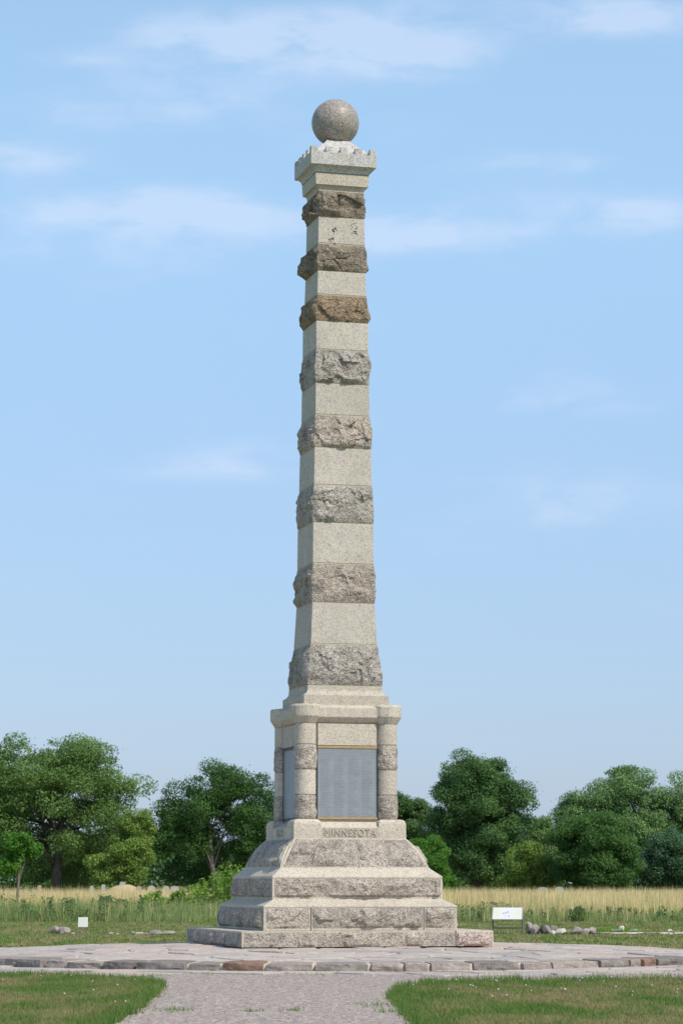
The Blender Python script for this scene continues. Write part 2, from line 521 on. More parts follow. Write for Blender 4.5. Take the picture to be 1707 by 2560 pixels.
def gravel_mat():
    m_, n, out = new_mat('crushed gravel')
    p = n.n('ShaderNodeNewGeometry').outputs['Position']
    v1 = n.n('ShaderNodeTexVoronoi', {'Vector': p, 'Scale': 30.0}, feature='F1')
    r = n.n('ShaderNodeSeparateColor', {0: v1.outputs['Color']}).outputs[0]
    c = n.ramp(r, [(0.0, (0.09, 0.078, 0.07)), (0.2, (0.28, 0.23, 0.208)), (0.5, (0.40, 0.325, 0.297)), (0.85, (0.47, 0.388, 0.35)), (0.97, (0.78, 0.70, 0.63))])
    big = n.noise(p, 0.7, 5, 0.6)
    c = n.mix(n.m('MULTIPLY', n.ramp(big, [(0.4, 0.0), (0.7, 1.0)]), 0.45), c, (0.40, 0.33, 0.27))
    c = n.mix(n.m('MULTIPLY', n.ramp(n.noise(p, 9, 4), [(0.35, 1.0), (0.55, 0.0)]), 0.3), c, (0.22, 0.195, 0.18))
    bp = n.n('ShaderNodeBump', {'Height': n.m('ADD', r, n.noise(p, 3, 3)), 'Strength': 0.8, 'Distance': 0.012})
    principled(n, out, c, 0.9, 0.15, bp.outputs[0])
    return m_


M['gravel'] = gravel_mat()
M['pebble'] = paver_mat('pebble', (0.24, 0.21, 0.20), (0.38, 0.34, 0.32), (0.55, 0.50, 0.47), 0.2)
M['meadow'] = simple('meadow soil', (0.14, 0.125, 0.06), 0.95, 0.05, 0, 0.4, 0.6)
M['bark'] = simple('bark', (0.10, 0.085, 0.07), 0.9, 0.1, 0, 0.35, 3, 0.5)
M['bark_pale'] = simple('pale bark', (0.22, 0.19, 0.155), 0.9, 0.1, 0, 0.35, 3, 0.5)
M['dirt'] = simple('dry mound', (0.50, 0.39, 0.24), 0.95, 0.05, 0, 0.25, 1.5, 0.3)
M['leaf_oak'] = leaf_mat('grey green leaves', (0.070, 0.134, 0.034), (0.222, 0.356, 0.101), scale=0.35)
M['leaf_dark'] = leaf_mat('dark leaves', (0.032, 0.084, 0.022), (0.114, 0.235, 0.056), scale=0.4)
M['leaf_cotton'] = leaf_mat('cottonwood leaves', (0.039, 0.101, 0.032), (0.149, 0.268, 0.083), scale=0.4)
M['leaf_far'] = leaf_mat('far cottonwood leaves', (0.080, 0.158, 0.056), (0.266, 0.415, 0.153), scale=0.35)
M['leaf_yellow'] = leaf_mat('yellow green leaves', (0.104, 0.186, 0.033), (0.277, 0.398, 0.092), scale=0.5)
M['leaf_bright'] = leaf_mat('bright green leaves', (0.061, 0.176, 0.022), (0.135, 0.304, 0.046), scale=0.9, trans=0.35)
M['leaf_blue'] = leaf_mat('blue green leaves', (0.049, 0.113, 0.055), (0.125, 0.233, 0.113), scale=0.4)
M['leaf_shrub'] = leaf_mat('shrub leaves', (0.112, 0.210, 0.033), (0.296, 0.452, 0.088), scale=1.5, trans=0.35)
M['leaf_meadow'] = leaf_mat('meadow weed leaves', (0.090, 0.150, 0.055), (0.215, 0.290, 0.110), scale=0.9, trans=0.35)
M['leaf_weed'] = leaf_mat('weed leaves', (0.086, 0.173, 0.049), (0.247, 0.376, 0.118), scale=1.5)
M['dry_grass'] = leaf_mat('dry grass', (0.550, 0.432, 0.217), (1.011, 0.815, 0.457), trans=0.3, scale=0.25, dry=(0.10, (0.26, 0.27, 0.09)))
M['mid_grass'] = leaf_mat('mixed grass', (0.252, 0.297, 0.097), (0.628, 0.610, 0.259), trans=0.3, scale=0.35, dry=(0.2, (0.46, 0.39, 0.20)))
M['green_grass'] = leaf_mat('green meadow grass', (0.123, 0.204, 0.068), (0.346, 0.457, 0.172), trans=0.3, scale=0.35, dry=(0.12, (0.38, 0.32, 0.17)))
M['lush'] = leaf_mat('lush lawn grass', (0.070, 0.150, 0.022), (0.150, 0.255, 0.052), trans=0.3, scale=2.5, dry=(0.08, (0.33, 0.29, 0.14)))
M['yellow_flower'] = leaf_mat('yellow flowers', (0.55, 0.38, 0.03), (0.70, 0.52, 0.08), trans=0.2)
M['white_flower'] = simple('clover heads', (0.72, 0.70, 0.64), 0.8, 0.1, 0, 0.1)

# ------------------------------------------------------------------ ground, path
def sheet(name, pts, z, mat, kind='structure'):
    bm = bmesh.new()
    f = bm.faces.new([bm.verts.new((x, y, z)) for x, y in pts])
    bmesh.ops.triangulate(bm, faces=[f])
    o = bm_obj(name, bm, mat)
    for p in o.data.polygons:
        if p.normal.z < 0:
            p.flip()
    return tag(o, kind=kind)


sheet('ground', [(-900, -400), (900, -400), (900, 3000), (-900, 3000)], 0.0, M['lawn'])
LAWN_L = [(-16, -6.4), (-9.0, -6.9), (-6.6, -7.5), (-5.04, -8.19), (-3.62, -9.51), (-2.74, -10.59), (-2.36, -11.8), (-2.26, -13.25),
          (-2.18, -15.4), (-2.11, -18.44), (-2.12, -21.16), (-2.09, -24), (-2.05, -52), (-16, -52)]
LAWN_R = [(18, -8.8), (9, -9.7), (5.01, -10.29), (2.74, -10.59), (1.9, -11.0), (1.3, -11.62), (0.98, -12.8), (0.86, -13.9), (0.74, -14.9), (0.70, -17.37),
          (0.80, -21.09), (0.86, -24), (0.95, -52), (18, -52)]


def ragged(poly, amp, step=0.22, keep=None):
    out = []
    for i, (a, b) in enumerate(zip(poly, poly[1:])):
        L = math.dist(a, b)
        k = max(1, int(L / step)) if L < 12 else max(1, int(L / 0.5))
        for j in range(k):
            t = j / k
            x, y = a[0] + (b[0] - a[0]) * t, a[1] + (b[1] - a[1]) * t
            if abs(x) < 12 and y > -30:
                x += amp * mn.noise(Vector((x * 1.7, y * 1.7, 3.1)))
                y += amp * 1.6 * mn.noise(Vector((x * 1.9, y * 1.9, 8.4)))
            out.append((x, y))
    out.append(poly[-1])
    return out


RL = ragged(LAWN_L, 0.10)
RR = ragged(LAWN_R, 0.10)
# gravel sheet: apron round the platform and the path toward the viewer
arc = []
for k in range(41):
    a = math.pi * (1.08 - 1.16 * k / 40)
    arc.append((9.4 * math.cos(a), 9.4 * math.sin(a)))
left_edge = [p for p in RL if p[0] > -10.5 and p[1] > -51.9]
right_edge = [p for p in RR if p[0] < 10 and p[1] > -51.9]
poly = arc + right_edge + [(0.95, -60), (-2.05, -60)] + left_edge[::-1]
sheet('path', poly, 0.006, M['gravel'])
mp = [(-300, 44.5), (-40, 45.0)] + [(x, 44.0 + 0.9 * mn.noise(Vector((x * .4, 0, 0)))) for x in np.arange(-30, 31, 1.0)] + [(40, 44.5), (300, 44.5), (300, 1500), (-300, 1500)]
sheet('meadow_ground', mp, 0.005, M['meadow'])

# ------------------------------------------------------------------ stone platform
RP = 7.0
def dome(r):
    return 0.126 + 0.15 * max(0.0, 1 - (r / RP) ** 2)


bm = bmesh.new()
rings = []
for i, r in enumerate([0.0, 1.5, 3, 4.5, 5.5, 6.3, 6.93, 6.985]):
    if r == 0:
        rings.append([bm.verts.new((0, 0, dome(0) - 0.014))])
    else:
        z = dome(r) - 0.014 if i < 7 else -0.05
        rings.append([bm.verts.new((r * math.cos(2 * math.pi * k / 96), r * math.sin(2 * math.pi * k / 96), z)) for k in range(96)])
for k in range(96):
    bm.faces.new((rings[0][0], rings[1][k], rings[1][(k + 1) % 96]))
for a, b in zip(rings[1:], rings[2:]):
    for k in range(96):
        bm.faces.new((a[k], b[k], b[(k + 1) % 96], a[(k + 1) % 96]))
platform = bm_obj('stone_platform', bm, M['joint'])
tag(platform, kind='structure')


def voronoi(seeds, bound):
    """clip polygons; bound: convex polygon list"""
    cells = []
    P = np.array(seeds)
    for i, s in enumerate(seeds):
        poly = list(bound)
        d = np.hypot(*(P - s).T)
        for j in np.argsort(d)[1:24]:
            mx, my = (s[0] + P[j][0]) / 2, (s[1] + P[j][1]) / 2
            nx, ny = P[j][0] - s[0], P[j][1] - s[1]
            new = []
            for a, b in zip(poly, poly[1:] + poly[:1]):
                da = (a[0] - mx) * nx + (a[1] - my) * ny
                db = (b[0] - mx) * nx + (b[1] - my) * ny
                if da <= 0:
                    new.append(a)
                if da * db < 0:
                    t = da / (da - db)
                    new.append((a[0] + (b[0] - a[0]) * t, a[1] + (b[1] - a[1]) * t))
            poly = new
            if len(poly) < 3:
                break
        cells.append(poly)
    return cells


def stone_from_poly(name, poly, gap, zfun, thick, mat, parent, seed):
    c = np.mean(poly, axis=0)
    rr = random.Random(seed)
    pts = []
    n = len(poly)
    for i in range(n):
        a, b = np.array(poly[i]), np.array(poly[(i + 1) % n])
        if np.hypot(*(a - b)) < 0.05:
            continue
        pts += [a, a * .5 + b * .5]
    if len(pts) < 3:
        return None
    ins = []
    for p in pts:
        d = p - c
        L = np.hypot(*d)
        if L < 0.08:
            return None
        ins.append(c + d * (1 - gap * rr.uniform(0.7, 1.7) / L))
    tx, ty, dz = rr.uniform(-.018, .018), rr.uniform(-.018, .018), rr.uniform(-.006, .014)
    v, f = [], []
    m = len(ins)
    for p in ins:
        z = zfun(p[0], p[1])
        v.append((p[0], p[1], z - thick))
    for p in ins:
        z = zfun(p[0], p[1]) + dz - 0.007 + tx * (p[0] - c[0]) + ty * (p[1] - c[1])
        v.append((p[0], p[1], z))
    for p in ins:
        q = c + (p - c) * (1 - 0.035 / max(np.hypot(*(p - c)), .1))
        z = zfun(q[0], q[1]) + dz + rr.uniform(-.003, .005) + tx * (q[0] - c[0]) + ty * (q[1] - c[1])
        v.append((q[0], q[1], z))
    v.append((c[0], c[1], zfun(c[0], c[1]) + dz + rr.uniform(0, .012)))
    for i in range(m):
        j = (i + 1) % m
        f.append((i, j, m + j, m + i))
        f.append((m + i, m + j, 2 * m + j, 2 * m + i))
        f.append((2 * m + i, 2 * m + j, 3 * m))
    return mesh(name, v, f, mat, parent, smooth=False)


prng = random.Random(11)
seeds = []
tries = 0
while len(seeds) < 235 and tries < 60000:
    tries += 1
    a, r = prng.uniform(0, 2 * math.pi), 6.5 * math.sqrt(prng.random())
    p = (r * math.cos(a), r * math.sin(a))
    mind = 0.56 if prng.random() < 0.5 else 0.78
    if all(math.dist(p, q) > mind for q in seeds):
        seeds.append(p)
# a square under the slab needs no flagstones
RI = 6.52
bound = [(RI * math.cos(2 * math.pi * k / 72), RI * math.sin(2 * math.pi * k / 72)) for k in range(72)]
ya = R(15.32)
for i, poly in enumerate(voronoi(seeds, bound)):
    if len(poly) < 3:
        continue
    c = np.mean(poly, axis=0)
    lx, ly = c[0] * math.cos(ya) + c[1] * math.sin(ya), -c[0] * math.sin(ya) + c[1] * math.cos(ya)
    if abs(lx) < 1.5 and abs(ly) < 1.5:
        continue
    stone_from_poly('flagstone', poly, 0.026, lambda x, y: dome(math.hypot(x, y)) - 0.002, 0.05, M['flag'], platform, i)


def kerb_stone(a0, a1, mat, seed):
    rr = random.Random(seed)
    r0, r1 = 6.55, RP + rr.uniform(0.0, 0.07)
    nu, nv = 9, 9
    top = 0.126 + rr.uniform(-0.012, 0.022)
    v = []
    prof = [(0, 0.0), (.5, 0), (.8, 0), (.95, -.002), (.99, -.012), (1.0, -.05), (1.005, -.09), (1.0, -.12), (.99, -.2)]
    for i in range(nu):
        u = i / (nu - 1)
        for j, (pr, pz) in enumerate(prof):
            a = a0 + (a1 - a0) * u
            r = r0 + (r1 - r0) * pr
            e = min(u, 1 - u)
            rnd = 0.016 * max(0, 1 - e / 0.10) ** 2
            q = Vector((r * math.cos(a), r * math.sin(a), 0))
            h = 0.040 * mn.noise(q * 3.3 + Vector((0, 0, pz * 9 + seed))) + 0.012 * mn.noise(q * 9 + Vector((0, 0, pz * 20)))
            r += h * (1 if j > 2 else 0) - rnd * (1 if j > 2 else 0)
            z = top + pz + (0.010 * mn.noise(q * 2.1 + Vector((seed, 0, 0))) if j < 5 else 0) - rnd * 0.5
            if j < 3:
                z += (dome(r) - dome(RP)) * 0.8
            v.append((r * math.cos(a), r * math.sin(a), z))
    f = []
    m = len(prof)
    for i in range(nu - 1):
        for j in range(m - 1):
            f.append((i * m + j, i * m + j + 1, (i + 1) * m + j + 1, (i + 1) * m + j))
    f.append(list(range(m))[::-1])
    f.append([(nu - 1) * m + j for j in range(m)])
    return mesh('kerb_stone', v, f, mat, platform)


def px_angle(x, y):
    return math.atan2(y, x)


# the front kerb follows the photograph's rhythm of long and short stones, the rest is random
a = -math.pi / 2 - 1.05
fronts = [.12, .09, .10, .07, .115, .09, .13, .08, .10, .11, .125, .075, .06, .10, .12, .08, .14, .10, .045, .055, .10, .12, .085, .11, .05, .075, .12, .09, .10, .13]
rust = {8: 1, 19: 1, 24: 1}
i = 0
end = a + 2 * math.pi - 0.004
krng = random.Random(5)
while a < end - 0.02:
    wd = fronts[i] if i < len(fronts) else krng.uniform(0.07, 0.14)
    wd = min(wd, end - a)
    if end - (a + wd) < 0.06:
        wd = end - a
    kerb_stone(a + 0.0045, a + wd - 0.0045, M['kerb_rust'] if i in rust else M['kerb'], i)
    a += wd
    i += 1

# apron of flat stones at the foot of the kerb
aps = []
tries = 0
while len(aps) < 105 and tries < 40000:
    tries += 1
    a = prng.uniform(0, 2 * math.pi)
    r = prng.uniform(7.1, 8.75)
    p = (r * math.cos(a), r * math.sin(a))
    if all(math.dist(p, q) > 0.62 for q in aps):
        aps.append(p)
BO = [(9.3 * math.cos(2 * math.pi * k / 60), 9.3 * math.sin(2 * math.pi * k / 60)) for k in range(60)]
inner = [(6.5 * math.cos(2 * math.pi * k / 40), 6.5 * math.sin(2 * math.pi * k / 40)) for k in range(40)]
cells = voronoi(aps + inner, BO)
for i, poly in enumerate(cells[:len(aps)]):
    if len(poly) < 3:
        continue
    poly = [(x * max(1, 7.09 / math.hypot(x, y)), y * max(1, 7.09 / math.hypot(x, y))) for x, y in poly]
    rr = np.hypot(*np.mean(poly, axis=0))
    if rr > 8.35 and random.random() < 0.5:
        continue
    lift = 0.016 if rr < 8.0 else 0.008
    stone_from_poly('apron_stone', poly, 0.03, lambda x, y, lift=lift: lift, 0.05, M['flag'], platform, 900 + i)

# ------------------------------------------------------------------ monument
mon = empty('granite_monument', (0, 0, 0.274), ya)
tag(mon, 'tall tapering banded granite obelisk topped by a polished stone ball', 'monument')
TAN = [Vector((1, 0, 0)), Vector((0, 1, 0)), Vector((-1, 0, 0)), Vector((0, -1, 0))]
NOR = [Vector((0, -1, 0)), Vector((1, 0, 0)), Vector((0, 1, 0)), Vector((-1, 0, 0))]


def fbm(p, octv=4):
    s, a, f = 0.0, 1.0, 1.0
    for _ in range(octv):
        s += a * mn.noise(p * f)
        a *= 0.5
        f *= 2.1
    return s


def facet(p, sc):
    """chipped, faceted relief 0..1"""
    d, _ = mn.voronoi(p * sc)
    return min(1.0, d[1] - d[0]) * 0.9


def cl(x):
    return 0.0 if x < 0 else 1.0 if x > 1 else x


def relief(P, u, v, amp, seed, eu=0.16, ev0=0.13, ev1=0.42):
    """u, v in 0..1 from the left / bottom edge of the stone face"""
    pu = math.sin(math.pi / 2 * cl(min(u, 1 - u) / eu)) ** 0.8
    pv = cl(v / ev0) ** 0.9 * cl((1 - v) / ev1) ** 0.9
    low = 0.70 + 0.60 * mn.noise(P * 1.7 + Vector((seed * 3.7, seed, 1))) + 0.25 * mn.noise(P * 3.9 + Vector((seed, 2, 7)))
    wp = P + Vector((mn.noise(P * 3 + Vector((seed, 0, 0))), mn.noise(P * 3 + Vector((0, seed, 0))), mn.noise(P * 3 + Vector((0, 0, seed))))) * 0.10
    hi = 0.0
    for sc_, am, so_ in ((2.6, 0.040, 0.0), (6.0, 0.018, 9.0)):
        q = wp * sc_ + Vector((seed, so_, 0))
        c0 = mn.voronoi(q)[1][0]
        g = mn.cell_vector(c0 * 7.3) - Vector((.5, .5, .5))
        hi += am * (mn.cell(c0 * 5.1 + Vector((so_, 1, 2))) - 0.45 + 1.5 * g.dot(q - c0))
    hi += 0.012 * fbm(P * 12 + Vector((seed, 0, 0)), 3)
    return pu * pv * max(0.004, amp * max(0.15, low) + hi)


def rough_course(name, z0, z1, w0, w1, amps, mat, seed, nu=46, nv=24):
    v, f = [], []
    er = random.Random(int(seed * 10))
    EV = [(er.uniform(.08, .22), er.uniform(.14, .36)) for _ in range(4)]
    for k in range(4):
        base = len(v)
        for j in range(nv + 1):
            t = j / nv
            ww = w0 + (w1 - w0) * t
            for i in range(nu + 1):
                u = i / nu
                p = TAN[k] * ((u * 2 - 1) * ww) + NOR[k] * ww + Vector((0, 0, z0 + (z1 - z0) * t))
                d = relief(p, u, t, amps[k] * 1.22, seed + k * 0.37, 0.14, *EV[k])
                p = p + NOR[k] * d
                if 0 < j < nv:   # arrises stay nearly straight but chipped
                    q = Vector((p.x, p.y, p.z))
                    ch = 0.016 * mn.noise(q * 6 + Vector((seed, 5, 0))) + 0.01 * mn.noise(q * 15)
                    e = cl(t / .16) ** .7 * cl((1 - t) / .40) ** .8
                    sc_ = 1 + (ch * 1.3 + 0.014) * e / ww
                    p = Vector((p.x * sc_, p.y * sc_, p.z))
                v.append(p)
        for j in range(nv):
            for i in range(nu):
                a = base + j * (nu + 1) + i
                f.append((a, a + 1, a + nu + 2, a + nu + 1))
    o0 = len(v)
    for (ww, z) in ((w0, z0), (w1, z1)):
        v += [(-ww, -ww, z), (ww, -ww, z), (ww, ww, z), (-ww, ww, z)]
    f.append((o0 + 3, o0 + 2, o0 + 1, o0))
    f.append((o0 + 4, o0 + 5, o0 + 6, o0 + 7))
    return mesh(name, v, f, mat, mon)


def mortar(z, ww, h=0.022):
    return stack('mortar_joint', [(ww - 0.006, z - h / 2), (ww - 0.006, z + h / 2)], M['mortar'], mon)


def rock_panel(name, k, u0, u1, z0, z1, w0, w1, amp, mat, seed, margin=(0.03, 0.03, 0.025, 0.03), cells=0.05, bulge=0.0, dep=0.14,
               parent=None):
    """one rock-faced stone on face k, u from -1 to 1 across the face; margins (left, right, bottom, top) in metres"""
    parent = parent or mon
    L = (u1 - u0) * w0
    H = math.hypot(z1 - z0, w0 - w1)
    nu = max(8, int(L / cells * 1.2))
    nv = max(6, int(H / cells * 1.2))
    us = [0, margin[0] / L] if margin[0] else [0]
    ue = [1 - margin[1] / L, 1] if margin[1] else [1]
    us = us + [us[-1] + (ue[0] - us[-1]) * i / nu for i in range(1, nu)] + ue
    vs = [0, margin[2] / H] if margin[2] else [0]
    ve = [1 - margin[3] / H, 1] if margin[3] else [1]
    vs = vs + [vs[-1] + (ve[0] - vs[-1]) * i / nv for i in range(1, nv)] + ve
    ml, mr, mb, mt = margin[0] / L, margin[1] / L, margin[2] / H, margin[3] / H
    v, f, mi = [], [], []
    nu1, nv1 = len(us), len(vs)
    n2 = (NOR[k] * (z1 - z0) + Vector((0, 0, w0 - w1))).normalized()
    for t in vs:
        ww = w0 + (w1 - w0) * t
        for u in us:
            uu = u0 + (u1 - u0) * u
            p = TAN[k] * (uu * ww) + NOR[k] * ww + Vector((0, 0, z0 + (z1 - z0) * t))
            a = (u - ml) / (1 - ml - mr)
            b = (t - mb) / (1 - mb - mt)
            d = 0.0
            if 0 < a < 1 and 0 < b < 1:
                d = relief(p, a, b, amp, seed, eu=0.09 / L * 1.2, ev0=0.13, ev1=0.30)
            if bulge:
                d += bulge * math.sin(math.pi * cl(t)) ** 0.9
            v.append(p + n2 * d)
    for j in range(nv1 - 1):
        for i in range(nu1 - 1):
            a = j * nu1 + i
            f.append((a, a + 1, a + nu1 + 1, a + nu1))
            edge = (margin[0] and i == 0) or (margin[1] and i == nu1 - 2) or (margin[2] and j == 0) or (margin[3] and j == nv1 - 2)
            mi.append(1 if edge else 0)
    # back, mitred
    o0 = len(v)
    for (t, uu) in ((0, u0), (0, u1), (1, u1), (1, u0)):
        ww = w0 + (w1 - w0) * t - dep
        v.append(TAN[k] * (uu * ww) + NOR[k] * ww + Vector((0, 0, z0 + (z1 - z0) * t)))
    bl, br = list(range(nu1)), [(nv1 - 1) * nu1 + i for i in range(nu1)]
    f.append([o0, o0 + 1] + bl[::-1]); mi.append(1)
    f.append([o0 + 2, o0 + 3] + br); mi.append(1)
    f.append([o0 + 3, o0] + [j * nu1 for j in range(nv1)]); mi.append(1)
    f.append([o0 + 1, o0 + 2] + [j * nu1 + nu1 - 1 for j in range(nv1)][::-1]); mi.append(1)
    f.append([o0 + 3, o0 + 2, o0 + 1, o0]); mi.append(1)
    return mesh(name, v, f, [mat, M['smooth']], parent, midx=mi)


def split(k, joints, fn, gap=0.005):
    ends = [-1.0] + joints + [1.0]
    for i in range(len(ends) - 1):
        a = ends[i] + (gap if i else 0)
        b = ends[i + 1] - (gap if i < len(ends) - 2 else 0)
        fn(i, a, b, i == 0, i == len(ends) - 2)


# bottom slab
stack('slab_core', [(2.20, 0.0), (2.20, 0.262)], M['mortar'], mon)
for k in range(4):
    js = [[0.695], [-0.2], [0.3], [0.1]][k]
    split(k, js, lambda i, a, b, s, e, k=k: rock_panel('plinth_stone', k, a, b, 0.0, 0.271, 2.275, 2.275, 0.055,
          M['rock_rose'] if (k == 0 and i == 1) else M['rock_grey' if k == 3 else 'rock_base'], 20 + k * 3 + i, (0.03 if s else 0, 0.02 if e else 0, 0.0, 0.028), dep=0.45))
stack('slab_top', [(1.86, 0.262), (1.86, 0.268)], M['smooth'], mon)
# first tier
stack('tier_core', [(1.70, 0.271), (1.70, 0.66)], M['mortar'], mon)
for k in range(4):
    js = [[-0.52, 0.65], [0.2], [-0.3, 0.4], []][k]
    split(k, js, lambda i, a, b, s, e, k=k: rock_panel('tier_stone', k, a, b, 0.273, 0.664, 1.768, 1.768, 0.085,
          M['rock_grey' if k == 3 else 'rock_base'] if not (k == 0 and i == 1) else M['rock'], 40 + k * 3 + i, (0.045 if s else 0.012, 0.035 if e else 0.012, 0.035, 0.004)), gap=0.006)
stack('sloped_ledge', [(1.772, 0.664), (1.772, 0.700), (1.566, 0.806), (1.566, 0.826)], M['smooth'], mon, bev=0.008)
# second tier
stack('tier_core', [(1.48, 0.826), (1.48, 1.17)], M['mortar'], mon)
for k in range(4):
    js = [[], [0.1], [-0.1], [0.12]][k]
    split(k, js, lambda i, a, b, s, e, k=k: rock_panel('tier_stone', k, a, b, 0.826, 1.178, 1.562, 1.562, 0.082,
          M['rock_pink'] if (k == 3 and i == 0) or k == 0 else M['rock_grey'], 60 + k * 3 + i, (0.04 if s else 0.0, 0.035 if e else 0.0, 0.02, 0.004)))
stack('sloped_ledge', [(1.566, 1.178), (1.566, 1.212), (1.385, 1.355), (1.385, 1.362)], M['smooth'], mon, bev=0.008)
# third, battered tier
stack('tier_core', [(1.29, 1.362), (0.96, 1.89)], M['mortar'], mon)
for k in range(4):
    js = [[0.055], [-0.05], [0.1], []][k]
    split(k, js, lambda i, a, b, s, e, k=k: rock_panel('battered_stone', k, a, b, 1.363, 1.889, 1.376, 1.042, 0.055,
          M['rock_grey' if k == 3 else 'rock'], 80 + k * 3 + i, (0.05 if s else 0.012, 0.03 if e else 0.012, 0.02, 0.02), bulge=0.055))
# base block with corner pedestals and sills
stack('base_block', [(1.039, 1.89), (1.039, 2.085), (0.80, 2.20), (0.80, 2.23)], M['smooth'], mon)
for sx in (-1, 1):
    for sy in (-1, 1):
        bm = bmesh.new()
        box_bm(bm, (sx * 0.79, sy * 0.79, 2.0615), (0.51, 0.51, 0.345))
        es = [e for e in bm.edges if all(v.co.z > 2.1 for v in e.verts)]
        bmesh.ops.bevel(bm, geom=es, offset=0.085, segments=3, affect='EDGES', profile=0.5)
        bm_obj('corner_pedestal', bm, M['smooth'], mon)


def text_mesh(name, body, size, ext, mat, loc, rot, parent, width=None):
    cu = bpy.data.curves.new(name, 'FONT')
    cu.body = body
    cu.size = size
    cu.extrude = ext
    cu.align_x = 'CENTER'
    cu.align_y = 'CENTER'
    cu.space_character = 1.12
    cu.resolution_u = 3
    tmp = bpy.data.objects.new(name + '_tmp', cu)
    S.collection.objects.link(tmp)
    bpy.context.view_layer.update()
    dg = bpy.context.evaluated_depsgraph_get()
    me = bpy.data.meshes.new_from_object(tmp.evaluated_get(dg))
    bpy.data.objects.remove(tmp)
    me.name = name
    xs = [v.co.x for v in me.vertices]
    if width:
        k = width / (max(xs) - min(xs))
        for v in me.vertices:
            v.co.x *= k
    me.materials.clear()
    me.materials.append(mat)
    o = bpy.data.objects.new(name, me)
    o.location = loc
    o.rotation_euler = rot
    return link(o, parent)


nb = box('name_band', (0, -1.037, 1.990), (1.04, 0.012, 0.168), M['panel_dark'], mon)
text_mesh('raised_lettering', 'MINNESOTA', 0.185, 0.008, M['letters'], (0.0, -1.050, 1.99), (R(90), 0, 0), nb, 0.95)
nb2 = box('name_band', (-1.037, 0, 1.990), (0.012, 0.62, 0.168), M['panel_dark'], mon)
text_mesh('raised_lettering', '1896', 0.17, 0.012, M['letters'], (-1.050, 0.0, 1.99), (R(90), 0, R(-90)), nb2, 0.42)

# die, frieze, plaques
stack('die_block', [(0.80, 2.232), (0.80, 3.965)], M['smooth'], mon)


def plaque(k):
    bm = bmesh.new()
    uvl = bm.loops.layers.uv.new('UVMap')
    wd, z0, z1, y0, y1 = 0.55, 2.275, 3.515, 0.80, 0.838
    P = lambda u, d, z: TAN[k] * u + NOR[k] * d + Vector((0, 0, z))
    vs = [bm.verts.new(P(*q)) for q in ((-wd, y1, z0), (wd, y1, z0), (wd, y1, z1), (-wd, y1, z1), (-wd, y0, z0), (wd, y0, z0), (wd, y0, z1), (-wd, y0, z1))]
    fr = bm.faces.new(vs[:4])
    for lp, uv in zip(fr.loops, ((0, 0), (1, 0), (1, 1), (0, 1))):
        lp[uvl].uv = uv
    for a, b in ((0, 1), (1, 2), (2, 3), (3, 0)):
        bm.faces.new((vs[a], vs[a + 4], vs[b + 4], vs[b]))
    o = bm_obj('inscribed_plaque', bm, M['plaque'], mon)
    for nm, zc, h, mt, dd in (('top_edging', 3.538, 0.044, 'bronze' if k == 0 else 'plaque_edge', 0.0), ('bottom_edging', 2.256, 0.036, 'bronze' if k == 0 else 'plaque_edge', 0.0)):
        bm = bmesh.new()
        c = NOR[k] * 0.825 + Vector((0, 0, zc))
        s = (1.12, 0.05, h) if k % 2 == 0 else (0.05, 1.12, h)
        box_bm(bm, c, s)
        bm_obj(nm, bm, M[mt], o)
    for sgn in (-1, 1):
        bm = bmesh.new()
        c = NOR[k] * 0.822 + TAN[k] * (sgn * 0.5625) + Vector((0, 0, 2.897))
        s = (0.021, 0.052, 1.28) if k % 2 == 0 else (0.052, 0.021, 1.28)
        box_bm(bm, c, s)
        bm_obj('side_edging', bm, M['plaque_edge'], o)


for k in range(4):
    plaque(k)
    bm = bmesh.new()
    s = (1.10, 0.05, 0.39) if k % 2 == 0 else (0.05, 1.10, 0.39)
    box_bm(bm, NOR[k] * 0.826 + Vector((0, 0, 3.765)), s)
    bm_obj('frieze_block', bm, M['smooth'], mon)

# corner columns, drum by drum
COLW, CR = 0.762, 0.192
for ci, (sx, sy) in enumerate(((-1, -1), (1, -1), (1, 1), (-1, 1))):
    colm = None
    zs = [2.236, 2.678, 3.128, 3.582, 3.962]
    for d in range(4):
        z0, z1 = zs[d], zs[d + 1]
        rough = d in (0, 2)
        v, f = [], []
        seg, nv = (40, 12) if rough else (32, 1)
        g = 0.006
        for j in range(nv + 1):
            t = j / nv
            z = z0 + g + (z1 - z0 - 2 * g) * t
            for i in range(seg):
                a = 2 * math.pi * i / seg
                r = CR
                if rough:
                    q = Vector((math.cos(a) * .2 + sx, math.sin(a) * .2 + sy, z))
                    e = cl(min(t, 1 - t) / 0.12) ** 0.6
                    r = CR - 0.004 + e * (0.016 + 0.016 * mn.noise(q * 7 + Vector((ci, d, 0))) + 0.012 * mn.noise(q * 17))
                v.append((sx * COLW + r * math.cos(a), sy * COLW + r * math.sin(a), z))
        for j in range(nv):
            for i in range(seg):
                b = (i + 1) % seg
                f.append((j * seg + i, j * seg + b, (j + 1) * seg + b, (j + 1) * seg + i))
        if rough:
            f.append(list(range(seg))[::-1])
            f.append([nv * seg + i for i in range(seg)])
        mt = (M['rock_pink'] if (ci == 1 and d == 0) else M['rock_base']) if rough else M['smooth']
        if colm is None:
            core_v, core_f = [], []
            for z in (2.236, 3.962):
                for i in range(16):
                    core_v.append((sx * COLW + (CR - .012) * math.cos(i * math.pi / 8), sy * COLW + (CR - .012) * math.sin(i * math.pi / 8), z))
            for i in range(16):
                core_f.append((i, (i + 1) % 16, 16 + (i + 1) % 16, 16 + i))
            colm = mesh('corner_column', core_v, core_f, M['mortar'], mon)
        mesh('rock_drum' if rough else 'smooth_drum', v, f, mt, colm, smooth=not rough)

